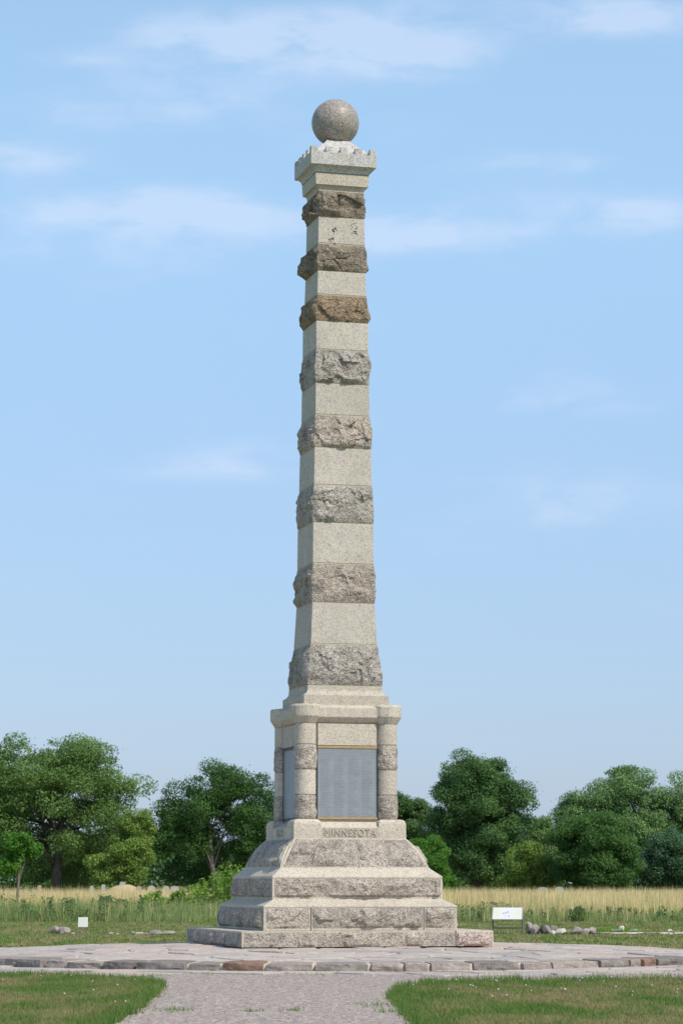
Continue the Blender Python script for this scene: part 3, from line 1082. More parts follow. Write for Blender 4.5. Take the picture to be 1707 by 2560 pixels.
# cornice with lobed corner caps
stack('cornice', [(0.805, 3.966), (0.925, 4.075), (0.925, 4.245), (0.80, 4.30)], M['smooth'], mon, bev=0.006)
for ci, (sx, sy) in enumerate(((-1, -1), (1, -1), (1, 1), (-1, 1))):
    v, f = [], []
    prof = [(0.200, 3.9635), (0.278, 4.082), (0.282, 4.095), (0.282, 4.27), (0.262, 4.30), (0.19, 4.312), (0.16, 4.285)]
    seg = 24
    for (r, z) in prof:
        for i in range(seg):
            a = 2 * math.pi * (i + .5) / seg
            zz = z
            if z > 4.26:
                zz = z + 0.014 * mn.noise(Vector((math.cos(a) * 2.2, math.sin(a) * 2.2, ci * 3.3)))
            # octagonal with soft corners
            o8 = 1 / max(math.cos((a % (math.pi / 4)) - math.pi / 8), .9)
            r8 = r * (0.6 + 0.4 * o8 * math.cos(math.pi / 8))
            v.append((sx * COLW + r8 * math.cos(a), sy * COLW + r8 * math.sin(a), zz))
    n = len(prof)
    for j in range(n - 1):
        for i in range(seg):
            b = (i + 1) % seg
            f.append((j * seg + i, j * seg + b, (j + 1) * seg + b, (j + 1) * seg + i))
    f.append(list(range(seg))[::-1])
    f.append([(n - 1) * seg + i for i in range(seg)])
    mesh('cornice_cap', v, f, M['smooth'], mon)

# shaft plinth
stack('shaft_plinth', [(0.798, 4.296), (0.798, 4.478), (0.772, 4.492), (0.738, 4.520), (0.716, 4.552), (0.706, 4.585), (0.704, 4.650)], M['smooth'], mon)
courses = [  # kind, z0, z1, w0, w1, amps (front,right,back,left), material
    ('r', 4.661, 5.424, .704, .631, (.055, .06, .05, .070), 'rock_grey'),
    ('s', 5.424, 6.193, .631, .592), ('r', 6.193, 6.914, .592, .581, (.055, .065, .05, .075), 'rock_pink'),
    ('s', 6.914, 7.674, .581, .575), ('r', 7.674, 8.380, .575, .555, (.075, .065, .06, .130), 'rock_grey'),
    ('s', 8.380, 9.082, .555, .544), ('r', 9.082, 9.701, .544, .522, (.055, .045, .05, .090), 'rock_pink'),
    ('s', 9.701, 10.30, .522, .516), ('r', 10.30, 10.942, .516, .505, (.060, .045, .05, .042), 'rock_grey'),
    ('s', 10.942, 11.477, .505, .503), ('r', 11.477, 11.991, .503, .477, (.065, .060, .05, .085), 'rock_ochre'),
    ('s', 11.991, 12.448, .477, .464), ('r', 12.448, 12.975, .464, .455, (.070, .140, .06, .120), 'rock_brown'),
    ('s', 12.975, 13.493, .455, .447), ('r', 13.493, 14.010, .447, .436, (.065, .055, .06, .125), 'rock_brown')]
for i, c in enumerate(courses):
    g = 0.011
    if c[0] == 'r':
        rough_course('rock_faced_course', c[1] + g, c[2] - g, c[3], c[4], c[5], M[c[6]], 5.3 * i + 2)
    else:
        stack('smooth_course', [(c[3], c[1] + g), (c[4], c[2] - g)], M['ashlar'], mon, bev=0.007)
    mortar(c[1], c[3])
# capital
cav = lambda wa, za, wb, zb, n=5: [(wa + (wb - wa) * (1 - math.cos(math.pi / 2 * t / n)), za + (zb - za) * math.sin(math.pi / 2 * t / n)) for t in range(n + 1)]
stack('capital', [(.438, 13.999), (.438, 14.018)] + cav(.438, 14.02, .508, 14.105)[1:] + [(.520, 14.318)], M['smooth'], mon)
stack('capital_mortar', [(.505, 14.318), (.505, 14.338)], M['mortar'], mon)
cap = stack('cap_stone', [(.522, 14.338), (.528, 14.345)] + cav(.528, 14.345, .625, 14.452)[1:] + [(.638, 14.462), (.638, 14.70), (.56, 14.715), (.25, 15.02), (.22, 15.06)], M['cap'], mon)
for k in range(4):
    cs = [-0.5735, -0.285, 0.0, 0.285] if k in (0, 2) else [-0.5735, -0.285, 0.0, 0.285]
    for j, c in enumerate(cs):
        hw = 0.0645
        a0, a1 = c - hw, c + hw
        v = []
        inn = 0.50 if j else 0.509
        for (d, z) in ((0.6378, 14.60), (0.6378, 14.805), (0.585, 14.815), (inn, 14.775), (inn, 14.60)):
            for a in (a0, a1):
                v.append(TAN[k] * a + NOR[k] * d + Vector((0, 0, z)))
        if j == 0:   # corner merlon is square in plan; the sharing face is kept just inside
            v = []
            for z, d in ((14.60, 0.6379), (14.805, 0.6379), (14.812, 0.60)):
                for (ta, da) in ((-0.6379, 0.6379), (-0.509, 0.6379), (-0.509, 0.509), (-0.6379, 0.509)):
                    s_ = 1 if d > .61 else 0.96
                    v.append(TAN[k] * (ta * s_ if ta < -.6 else ta) + NOR[k] * (da * s_ if da > .6 else da) + Vector((0, 0, z)))
            f = []
            for r_ in (0, 4):
                for q in range(4):
                    f.append((r_ + q, r_ + (q + 1) % 4, r_ + 4 + (q + 1) % 4, r_ + 4 + q))
            f.append((8, 9, 10, 11))
        else:
            f = [(2 * i, 2 * i + 1, 2 * i + 3, 2 * i + 2) for i in range(4)] + [(0, 2, 4, 6, 8), (9, 7, 5, 3, 1)]
        mesh('merlon', v, f, M['cap'], cap)
bm = bmesh.new()
bmesh.ops.create_uvsphere(bm, u_segments=64, v_segments=40, radius=0.452)
bmesh.ops.translate(bm, verts=bm.verts, vec=(0, 0, 15.465))
bm_obj('stone_ball', bm, M['ball'], mon, True)
# dark lichen blotches on the topmost smooth course
M['lichen'] = simple('dark lichen', (0.07, 0.07, 0.065), 0.9, 0.1)
lr = random.Random(3)
for (u, z, sp, n) in [(-0.14, 13.24, .05, 16), (-0.19, 13.05, .06, 18), (0.24, 13.37, .08, 12), (0.27, 13.24, .05, 9)]:
    vs, fs = [], []
    for _ in range(n):
        cx, cz, s = u + lr.gauss(0, sp * .6), z + lr.gauss(0, sp * .6), lr.uniform(.008, .018)
        b = len(vs)
        wy = -(0.455 + (0.447 - 0.455) * ((cz - 12.975) / 0.518)) - 0.0025
        for q in range(6):
            a = q * math.pi / 3
            vs.append((cx + s * math.cos(a) * lr.uniform(.6, 1.2), wy, cz + s * math.sin(a) * lr.uniform(.6, 1.2)))
        fs.append(list(range(b, b + 6)))
    tag(mesh('lichen_patch', vs, fs, M['lichen'], mon), kind='stuff')

# ------------------------------------------------------------------ vegetation helpers
def leaf_quads(P, out, size, gen, up=0.35):
    n = len(P)
    nrm = out * 0.7 + gen.normal(size=(n, 3)) * 0.6 + np.array([0, 0, up])
    nrm /= np.linalg.norm(nrm, axis=1)[:, None] + 1e-9
    t = np.cross(nrm, gen.normal(size=(n, 3)))
    t /= np.linalg.norm(t, axis=1)[:, None] + 1e-9
    b = np.cross(nrm, t)
    s = (size * gen.uniform(0.6, 1.35, n))[:, None]
    t, b = t * s * 0.5, b * s * 0.32
    return np.stack([P - t, P - t * .1 + b, P + t, P + t * .1 - b], 1)


def crown_points(ells, nlobes, per, lob, gen, squash=0.75):
    Ps, Os, centers = [], [], []
    vols = np.array([e[3] * e[4] * e[5] for e in ells], float) ** 0.75
    cnt = np.maximum(1, (vols / vols.sum() * nlobes).astype(int))
    for e, c in zip(ells, cnt):
        for _ in range(c):
            d = gen.normal(size=3)
            d /= np.linalg.norm(d)
            rad = gen.uniform(0.15, 1.0) ** 0.45
            ctr = np.array(e[:3]) + d * np.array(e[3:6]) * rad * 0.92
            lr = lob * gen.uniform(0.35, 1.4)
            n = int(per * (lr / lob) ** 2)
            v = gen.normal(size=(n, 3))
            v /= np.linalg.norm(v, axis=1)[:, None]
            rr = gen.uniform(0.25, 1.0, n) ** 0.5 * (1 + 0.25 * gen.normal(size=n) * (gen.random(n) < .12))
            P = ctr + v * (rr * lr)[:, None] * np.array([1.1, 1.1, squash])
            k = P[:, 2] > 0.25
            Ps.append(P[k]); Os.append(v[k]); centers.append(ctr)
    # drop sprays that hang clear of the rest of the crown
    C_ = np.array(centers)
    keep = []
    for i in range(len(C_)):
        d_ = np.sort(np.linalg.norm(C_ - C_[i], axis=1))
        if len(C_) < 4 or d_[2] < lob * 1.45:
            keep.append(i)
    keep = keep or list(range(len(C_)))
    return (np.concatenate([Ps[i] for i in keep]), np.concatenate([Os[i] for i in keep]), [centers[i] for i in keep])


def tree(name, label, x, y, ells, nlobes, per, lob, leaf, mat, bark, trunk, seed, group='trees along the far edge of the meadow', limbs=9, cat='tree', core=True):
    """ells: (dx, dz, rx, rz); trunk: (base radius, top height, lean x, [fork])"""
    gen = np.random.default_rng(seed)
    rr = random.Random(seed)
    root = empty(name, (x, y, 0))
    tag(root, label, cat, group)
    E = [(e[0], e[4] if len(e) > 4 else 0.0, e[1], e[2], e[2] * 0.85, e[3]) for e in ells]
    P, O, C = crown_points(E, nlobes, per, lob, gen)
    np_mesh('crown', leaf_quads(P, O, leaf, gen), 4, mat, root)
    bm = bmesh.new()
    tr, th, lean = trunk[:3]
    pts = [(0, 0, -0.1), (lean * .2, 0, th * .25), (lean * .55, 0, th * .6), (lean, 0, th)]
    tube(bm, pts, [tr * 1.25, tr, tr * .72, tr * .35], 9)
    for c in rr.sample(C, min(limbs, len(C))):
        t = rr.uniform(0.3, 0.85)
        s = Vector((lean * t, 0, th * t))
        c = Vector(c)
        m1 = s.lerp(c, 0.5) + Vector((rr.uniform(-.3, .3), rr.uniform(-.3, .3), rr.uniform(-.1, .3))) * lob
        r0 = tr * (0.55 - 0.3 * t)
        tube(bm, [s, s.lerp(m1, .5) + Vector((0, 0, .08 * lob)), m1, c], [r0, r0 * .75, r0 * .5, r0 * .18], 6)
    bm_obj('trunk', bm, bark, root, True)
    return root


B, BP = M['bark'], M['bark_pale']
tree('broad_tree', 'largest grey green broad crowned tree at the left edge of the photo', -20.6, 142,
     [(0.2, 7.0, 6.0, 4.7), (-1.0, 9.7, 4.2, 3.4), (1.4, 9.0, 3.4, 3.0), (2.6, 8.3, 3.2, 3.3), (-6.5, 7.4, 4.8, 4.2), (-4.6, 5.6, 4.5, 4.2), (4.6, 6.2, 2.6, 3.0), (0, 3.4, 6.6, 2.6, 4.0)],
     456, 471, 1.00, 0.16, M['leaf_oak'], B, (0.36, 7.5, 0.5), 1, limbs=16)
tree('small_tree', 'yellow green small tree under the right side of the largest left tree', -14.6, 134,
     [(0, 3.6, 1.9, 2.4), (0.5, 5.2, 1.2, 1.5), (-1.6, 2.6, 1.2, 1.3)], 126, 372, 0.54, 0.14, M['leaf_yellow'], B, (0.14, 4.0, 0.1), 2)
tree('forked_tree', 'dark green rounded tree with forked pale trunk, left of the monument', -9.0, 142,
     [(0.2, 6.0, 4.0, 3.3), (-2.3, 6.3, 2.5, 2.5), (2.6, 7.0, 2.5, 2.7), (3.2, 5.0, 2.4, 2.6), (-0.3, 8.6, 2.3, 1.7), (-2.9, 4.6, 2.4, 2.6), (-0.2, 3.0, 4.6, 2.4, 3.0)]
    ,
     304, 471, 0.83, 0.14, M['leaf_dark'], BP, (0.2, 6.0, -0.6), 3, limbs=14)
tree('slim_tree', 'mid green tree showing just right of the pedestal columns', 4.7, 148,
     [(0, 5.0, 2.3, 3.2), (-0.6, 6.8, 1.6, 1.5), (1.2, 6.2, 1.4, 1.6), (2.0, 3.2, 2.0, 2.2)], 136, 400, 0.65, 0.14, M['leaf_cotton'], B, (0.2, 5.0, 0), 4)
tree('bright_bush', 'bright green bushy sapling right of the monument base, before the dark cottonwood', 6.2, 128,
     [(0, 2.6, 1.3, 1.9), (0.3, 1.3, 1.5, 1.2), (-0.8, 3.4, .9, 1.1)], 113, 343, 0.43, 0.11, M['leaf_bright'], B, (0.08, 2.8, 0), 5)
tree('cottonwood', 'tall dark green egg shaped cottonwood right of the monument', 9.9, 142,
     [(0.1, 6.9, 3.5, 4.2), (0.1, 8.4, 3.0, 2.6), (0.2, 5.2, 3.9, 3.4), (-1.3, 7.9, 2.3, 2.5), (1.3, 7.8, 2.5, 2.5), (1.6, 6.0, 2.9, 3.2), (-1.6, 6.4, 2.4, 3.0), (2.4, 4.4, 2.2, 2.6), (0.3, 3.0, 4.3, 2.5)],
     397, 471, 0.74, 0.14, M['leaf_cotton'], B, (0.4, 8.0, 0.1), 26, limbs=14)
tree('small_tree', 'narrow mid green tree between the cottonwood and the dark round tree', 14.9, 146,
     [(0, 3.6, 1.2, 2.5), (0, 5.2, .8, 1.0)], 81, 343, 0.52, 0.13, M['leaf_far'], B, (0.12, 4.5, 0), 7)
tree('low_tree', 'low yellow green tree at the right foot of the cottonwood', 13.4, 135,
     [(0, 2.6, 1.7, 1.7), (1.0, 2.0, 1.2, 1.3), (-1.0, 1.6, 1.2, 1.2)], 120, 357, 0.52, 0.13, M['leaf_yellow'], B, (0.12, 2.5, 0), 8)
tree('round_tree', 'darkest round topped tree, in front of the pale tall cottonwoods', 17.5, 132,
     [(0, 3.9, 2.9, 2.4), (-0.6, 4.7, 1.9, 1.5), (0.3, 2.2, 3.1, 1.7)], 249, 471, 0.65, 0.14, M['leaf_dark'], B, (0.26, 4.2, 0), 9)
tree('tall_cottonwood', 'tall pale green cottonwood behind the darkest round tree', 22.6, 167,
     [(0.9, 9.0, 2.8, 3.4), (0.8, 6.2, 3.6, 3.6), (-3.0, 6.8, 2.1, 2.5), (-2.4, 6.4, 2.4, 2.8), (-0.9, 7.4, 2.2, 2.6), (-2.0, 5.0, 3.2, 3.0), (3.4, 6.4, 2.6, 3.0), (1, 3.6, 5.5, 2.8)],
     360, 458, 0.83, 0.16, M['leaf_far'], B, (0.4, 8.0, 0.4), 10, limbs=14)
tree('tall_cottonwood', 'pale green cottonwood cut by the right edge of the photo', 29.6, 168,
     [(0, 7.4, 3.0, 3.4), (-2.6, 5.8, 2.6, 3.2), (2.5, 6.0, 3.0, 3.2), (0, 3.6, 4.2, 2.8)], 227, 429, 0.83, 0.16, M['leaf_far'], B, (0.4, 7.5, 0.2), 11)
tree('bluish_tree', 'low bluish green tree at the right edge below the pale cottonwoods', 23.2, 138,
     [(0, 3.2, 2.5, 2.2), (1.6, 2.4, 2.2, 2.0), (-1.3, 2.0, 1.6, 1.6)], 188, 429, 0.65, 0.14, M['leaf_blue'], B, (0.2, 3.4, 0), 12)
tree('young_tree', 'young bright green tree with thin pale trunk at the left edge', -12.9, 57,
     [(0, 3.1, .85, 1.15), (-0.35, 2.3, .7, .75), (0.35, 2.5, .55, .8)], 46, 210, 0.30, 0.115, M['leaf_bright'], BP, (0.055, 3.2, 0.25), 13, group=None, limbs=14)

# far wood that closes the view below the crowns
gen = np.random.default_rng(77)
n = 80000
P = np.stack([gen.uniform(-70, 70, n), gen.uniform(158, 178, n), np.zeros(n)], 1)
top = 4.6 + 2.0 * np.array([mn.noise(Vector((x * .16, y * .1, 0))) for x, y in P[:, :2]])
P[:, 2] = gen.uniform(0.05, 1.0, n) ** 0.8 * top
o = np_mesh('far_woodland', leaf_quads(P, gen.normal(size=(n, 3)), 0.42, gen), 4, M['leaf_dark'])
tag(o, 'dark undergrowth of the wood behind the far trees', 'woodland', kind='stuff')


def shrub(name, label, x, y, h, r, mat, seed, leaf=0.085, nl=16, per=130, group='leafy shrubs at the near edge of the meadow'):
    gen = np.random.default_rng(seed)
    root = empty(name, (x, y, 0))
    tag(root, label, 'shrub', group)
    E = [(0, 0, h * .55, r, r, h * .42), (0, 0, h * .3, r * 1.1, r, h * .28)]
    P, O, C = crown_points(E, nl, per, h * 0.16, gen, 1.15)
    np_mesh('foliage', leaf_quads(P, O, leaf, gen, 0.5), 4, mat, root)
    bm = bmesh.new()
    for c in C[:9]:
        tube(bm, [(c[0] * .15, c[1] * .15, -.02), (c[0] * .6, c[1] * .6, c[2] * .55), tuple(c)], [.015, .012, .006], 5)
    bm_obj('stem', bm, B, root)
    return root


sh = [('tallest bright green shrub against the left side of the monument', -3.9, 52, 1.90, 1.0, 'leaf_shrub'),
      ('second tall bright green shrub left of the monument', -4.9, 53, 1.68, .95, 'leaf_shrub'),
      ('mid height bright green shrub, third out from the monument on the left', -5.8, 52.5, 1.42, .9, 'leaf_shrub'),
      ('lower green shrub, fourth out from the monument on the left', -6.7, 53, 1.24, .85, 'leaf_shrub'),
      ('low green shrub, fifth out from the monument on the left', -7.6, 52, 1.06, .75, 'leaf_shrub'),
      ('lowest outermost green shrub of the row left of the monument', -8.6, 52, .95, .7, 'leaf_meadow'),
      ('small dark weed alone in the meadow above the white square sign', -9.7, 47.5, .78, .16, 'leaf_weed'),
      ('low olive bush at the meadow foot left of the monument', -5.2, 45.2, .42, .3, 'leaf_meadow')]
for i, (lb, x, y, h, r, mt) in enumerate(sh):
    shrub('meadow_shrub', lb, x, y, h, r, M[mt], 200 + i, nl=int(16 + 34 * r), leaf=0.10 if r > .4 else .07)


def blades(name, xy, h, wd, lean, mat, gen, zoff=0.0, kind='stuff', label=None, cat=None):
    n = len(xy)
    a = gen.uniform(0, 2 * np.pi, n)
    la = gen.uniform(0, 2 * np.pi, n)
    ll = np.abs(gen.normal(size=n)) * lean * h
    b = np.zeros((n, 3, 3))
    b[:, 0, 0] = xy[:, 0] - np.cos(a) * wd * .5
    b[:, 0, 1] = xy[:, 1] - np.sin(a) * wd * .5
    b[:, 1, 0] = xy[:, 0] + np.cos(a) * wd * .5
    b[:, 1, 1] = xy[:, 1] + np.sin(a) * wd * .5
    b[:, 2, 0] = xy[:, 0] + np.cos(la) * ll
    b[:, 2, 1] = xy[:, 1] + np.sin(la) * ll
    b[:, :2, 2] = zoff
    b[:, 2, 2] = zoff + h
    o = np_mesh(name, b, 3, mat)
    tag(o, label, cat, kind=kind)
    return o


def wedge(n, z0, z1, spread, gen, pw=1.0, extra=1.25):
    """points on the ground between two distances from the viewer's stand"""
    Z = z0 + (z1 - z0) * gen.random(n) ** pw
    X = gen.uniform(-1, 1, n) * (0.137 * Z * extra + spread)
    return np.stack([X, Z - 48], 1)


def nz2(xy, s, o=0.0):
    return np.array([mn.noise(Vector((x * s, y * s, o))) for x, y in xy])


g1 = np.random.default_rng(31)
# dry tall grass behind
xy = wedge(85000, 98.5, 172, 4, g1, 1.1)
xy = xy[(xy[:, 0] > 2.5) | (xy[:, 1] > 53.5)]
h = np.where(xy[:, 1] < 56, .78, .95) + 0.16 * nz2(xy, .25) + g1.normal(size=len(xy)) * 0.13
blades('dry_tall_grass', xy, h, g1.uniform(.018, .045, len(xy)), .12, M['dry_grass'], g1, label='tall straw coloured prairie grass filling the far meadow', cat='grass')
# mixed zone
xy = wedge(30000, 94, 118, 3, g1, 1.0)
h = np.where(xy[:, 0] > 3, .60, .66) + 0.16 * nz2(xy, .5, 2) + g1.normal(size=len(xy)) * 0.12
k = (nz2(xy, .22, 5) + np.where(xy[:, 0] > 3, -.05, .1) > -.25)
blades('mixed_meadow_grass', xy[k], h[k], g1.uniform(.015, .035, k.sum()), .18, M['mid_grass'], g1, label='half green half straw meadow grass in the middle of the meadow', cat='grass')
# green front
xy = wedge(46000, 91.7, 103, 3, g1, 1.5)
edge = 44.2 + 0.9 * nz2(xy * np.array([1, 0]), .4)
left = xy[:, 0] < 1
h = np.where(left, .60, .30) + 0.20 * nz2(xy, .55, 9) + g1.normal(size=len(xy)) * 0.10
h = np.clip(h, .12, 1.2) * np.clip((xy[:, 1] - edge) / 2.2 + .45, .4, 1)
k = (xy[:, 1] > edge) & (left | (g1.random(len(xy)) < np.clip(1.1 - (xy[:, 1] - 44) / 5, .12, .8)))
blades('green_meadow_grass', xy[k], h[k], g1.uniform(.015, .04, k.sum()), .22, M['green_grass'], g1, label='green grasses and weeds along the near edge of the meadow', cat='grass')
def tuft(label, x, y, r, h, n, mat):
    root = empty('grass_tuft', (x, y, 0))
    tag(root, label, 'grass tuft', 'green tufts at the right meadow edge')
    a_ = g1.uniform(0, 2 * np.pi, n)
    q = np.sqrt(g1.random(n)) * r
    o_ = blades('blades', np.stack([np.cos(a_) * q, np.sin(a_) * q], 1), h * g1.uniform(.5, 1.05, n) * (1 - .35 * (q / r) ** 2), g1.uniform(.02, .04, n), .3, mat, g1, kind=None)
    o_.parent = root
    P_ = np.stack([np.cos(a_) * q * 1.1, np.sin(a_) * q * 1.1, g1.uniform(.15, .95, n) * h * (1 - .35 * (q / r) ** 2)], 1)
    np_mesh('leaves', leaf_quads(P_, g1.normal(size=(n, 3)), .09, g1), 4, M['leaf_meadow'], root)


tuft('green weedy tuft left of the wide sign, at the monument corner', 4.1, 49, .75, .66, 420, M['green_grass'])
tuft('green weedy tuft rising just above the wide sign', 5.7, 50, .9, .74, 520, M['green_grass'])
tuft('narrow green tuft at the meadow edge right of the wide sign', 8.5, 44.7, .22, .62, 260, M['green_grass'])
# loose dry stalks standing in the green and green clumps in the straw
xy = wedge(9000, 92.5, 112, 3, g1, 1.0)
xy = xy[nz2(xy, .45, 12) > 0.0]
blades('loose_dry_stalks', xy, g1.uniform(.45, 1.0, len(xy)), g1.uniform(.015, .03, len(xy)), .2, M['dry_grass'], g1, label='loose straw stalks standing among the green meadow edge', cat='grass')
xy = wedge(14000, 99, 135, 3, g1, 1.0)
xy = xy[nz2(xy * np.array([1, .5]), .30, 21) > 0.16]
blades('green_clumps', xy, g1.uniform(.6, 1.02, len(xy)), g1.uniform(.02, .04, len(xy)), .2, M['mid_grass'], g1, label='greener clumps scattered through the straw coloured meadow', cat='grass')
# leafy weeds among the green front
xy = wedge(1500, 92.6, 104, 3, g1, 1.2)
xy = xy[(nz2(xy, .35, 4) > -0.08) & ((xy[:, 0] < 1) | (g1.random(len(xy)) < .35))]
Ps, Os = [], []
for (x, y) in xy:
    hh = g1.uniform(.3, .92 if x < 1 else .5)
    m = 40
    zz = g1.uniform(.08, 1, m) * hh
    an = g1.uniform(0, 2 * np.pi, m)
    rr_ = g1.uniform(.02, .11, m)
    Ps.append(np.stack([x + np.cos(an) * rr_, y + np.sin(an) * rr_, zz], 1))
    Os.append(np.stack([np.cos(an), np.sin(an), np.full(m, .4)], 1))
o = np_mesh('leafy_weeds', leaf_quads(np.concatenate(Ps), np.concatenate(Os), .10, g1), 4, M['leaf_meadow'])
tag(o, 'leafy broadleaf weeds mixed into the green meadow edge', 'weeds', kind='stuff')
# goldenrod at far left
xy = np.stack([g1.uniform(-14.5, -11.2, 340), g1.uniform(52, 57, 340)], 1)
P = np.column_stack([xy, g1.uniform(.50, .76, 340)])
o = np_mesh('goldenrod_flowers', leaf_quads(P, g1.normal(size=(340, 3)), .07, g1), 4, M['yellow_flower'])
tag(o, 'yellow goldenrod blooms in the meadow near the young tree', 'flowers', kind='stuff')

# lawn blades, near
from mathutils.geometry import intersect_point_line


def inside(xy, poly):
    poly = np.array(poly)
    x, y = xy[:, 0], xy[:, 1]
    r = np.zeros(len(xy), bool)
    j = len(poly) - 1
    for i in range(len(poly)):
        xi, yi = poly[i]
        xj, yj = poly[j]
        c = ((yi > y) != (yj > y)) & (x < (xj - xi) * (y - yi) / (yj - yi + 1e-12) + xi)
        r ^= c
        j = i
    return r


def edge_dist(xy, poly):
    d = np.full(len(xy), 9.0)
    for a, b in zip(poly, poly[1:]):
        a, b = np.array(a), np.array(b)
        L = b - a
        t = np.clip(((xy - a) @ L) / (L @ L + 1e-9), 0, 1)
        d = np.minimum(d, np.linalg.norm(xy - (a + t[:, None] * L), axis=1))
    return d


g2 = np.random.default_rng(5)
parts = []
for poly, x0, x1 in ((RL, -7.2, -1.8), (RR, 0.5, 7.4)):
    n = 150000
    xy = np.stack([g2.uniform(x0, x1, n), g2.uniform(-25.5, -7.0, n)], 1)
    jit = xy + g2.normal(size=xy.shape) * np.array([.045, .10])
    xy = xy[inside(jit, poly)]
    parts.append((xy, edge_dist(xy, [p for p in poly if p[1] > -30])))
xy = np.concatenate([p[0] for p in parts])
ed = np.concatenate([p[1] for p in parts])
tuft = nz2(xy, 2.3, 1) * .5 + nz2(xy, .7, 3) * .5
h = 0.034 + 0.022 * np.clip(tuft, -1, 1) + 0.06 * np.exp(-ed / 0.14) + 0.024 * np.exp(-ed / .7) + g2.random(len(xy)) * 0.016
lush = g2.random(len(xy)) < np.exp(-np.maximum(ed - .1, 0) / .35) * .85
blades('lawn_rim_grass', xy[lush], np.clip(h[lush], .02, .14), g2.uniform(.007, .014, lush.sum()), .4, M['lush'], g2, label='longer lush green grass along the rims of the lawns', cat='grass')
xy, h = xy[~lush], h[~lush]
blades('lawn_grass', xy, np.clip(h, .015, .14), g2.uniform(.006, .014, len(xy)), .45, M['lawn_blade'], g2, label='short mown grass of the two lawns beside the gravel path', cat='grass')
# far lawn
xy = wedge(70000, 54, 92.5, 2, g2, 1.0)
k = (np.hypot(xy[:, 0], xy[:, 1]) > 9.2)
xy = xy[k]
h = .035 + .03 * g2.random(len(xy)) + .015 * nz2(xy, .8)
blades('back_lawn_grass', xy, h, g2.uniform(.02, .04, len(xy)), .5, M['lawn_blade'], g2, label='short mown grass of the lawn behind the platform', cat='grass')
# stray tufts in the gravel
tx = []
for (x, y, r, n) in [(-1.72, -19.3, .13, 90), (-0.85, -19.5, .06, 40), (-0.4, -19.4, .08, 40), (-4.2, -8.2, .25, 60), (-3.3, -9.0, .2, 90), (-2.6, -8.6, .12, 40),
                     (0.55, -18.2, .16, 90), (-1.6, -8.0, .3, 40), (-0.4, -8.5, .35, 40), (1.9, -8.9, .3, 40), (4.4, -8.2, .4, 60), (-5.3, -7.3, .3, 40), (0.66, -19.6, .10, 60)]:
    tx.append(np.stack([x + g2.normal(size=n) * r, y + g2.normal(size=n) * r * 1.3], 1))
xy = np.concatenate(tx)
blades('gravel_weeds', xy, g2.uniform(.02, .06, len(xy)), g2.uniform(.008, .016, len(xy)), .7, M['leaf_weed'], g2, .006, label='stray green tufts growing in the gravel', cat='weeds')
# taller plants along the right lawn's far edge
xy = np.stack([g2.normal(size=160) * .12 + np.repeat([2.2, 2.5, 3.7, 4.5], 40), g2.normal(size=160) * .1 - 10.55], 1)
blades('edge_weeds', xy, g2.uniform(.06, .15, 160), g2.uniform(.012, .022, 160), .35, M['leaf_weed'], g2, .0, label='taller leafy weeds on the far rim of the right lawn', cat='weeds')
# clover heads
cp = []
while len(cp) < 60:
    if g2.random() < .72:
        p = (g2.uniform(0.8, 6), g2.uniform(-22, -10.8))
        if not inside(np.array([p]), RR)[0] or g2.random() > math.exp(-((p[1] + 13) / 5) ** 2):
            continue
    else:
        p = (g2.uniform(-6, -2.2), g2.uniform(-22, -8.5))
        if not inside(np.array([p]), RL)[0]:
            continue
    cp.append(p)
V, F = [], []
for (x, y) in cp:
    z, s = g2.uniform(.045, .075), g2.uniform(.008, .013)
    b = len(V)
    V += [(x + s, y, z), (x - s, y, z), (x, y + s, z), (x, y - s, z), (x, y, z + s), (x, y, z - s)]
    F += [(b + i, b + j, b + k_) for i, j, k_ in ((0, 2, 4), (2, 1, 4), (1, 3, 4), (3, 0, 4), (2, 0, 5), (1, 2, 5), (3, 1, 5), (0, 3, 5))]
o = mesh('clover_flowers', V, F, M['white_flower'])
tag(o, 'tiny white clover heads dotted over the lawns', 'flowers', kind='stuff')
# loose pebbles
n = 5200
xy = np.stack([g2.uniform(-7, 7, n), g2.uniform(-25.5, -7.2, n)], 1)
k = ~inside(xy, RL) & ~inside(xy, RR) & (np.hypot(xy[:, 0], xy[:, 1]) > 7.25)
xy = xy[k]
V, F = [], []
for (x, y) in xy:
    s = min(.028, .007 + abs(g2.normal()) * .0055)
    b = len(V)
    q = g2.uniform(.6, 1.3, 4)
    a0 = g2.uniform(0, 6.28)
    V += [(x + s * q[i] * math.cos(a0 + i * 1.57), y + s * q[i] * math.sin(a0 + i * 1.57), .004) for i in range(4)] + [(x + s * .2, y, .006 + s * .8)]
    F += [(b, b + 1, b + 4), (b + 1, b + 2, b + 4), (b + 2, b + 3, b + 4), (b + 3, b, b + 4)]
o = mesh('loose_gravel', V, F, M['pebble'])
tag(o, 'loose pale pebbles lying on the gravel path', 'gravel', kind='stuff')

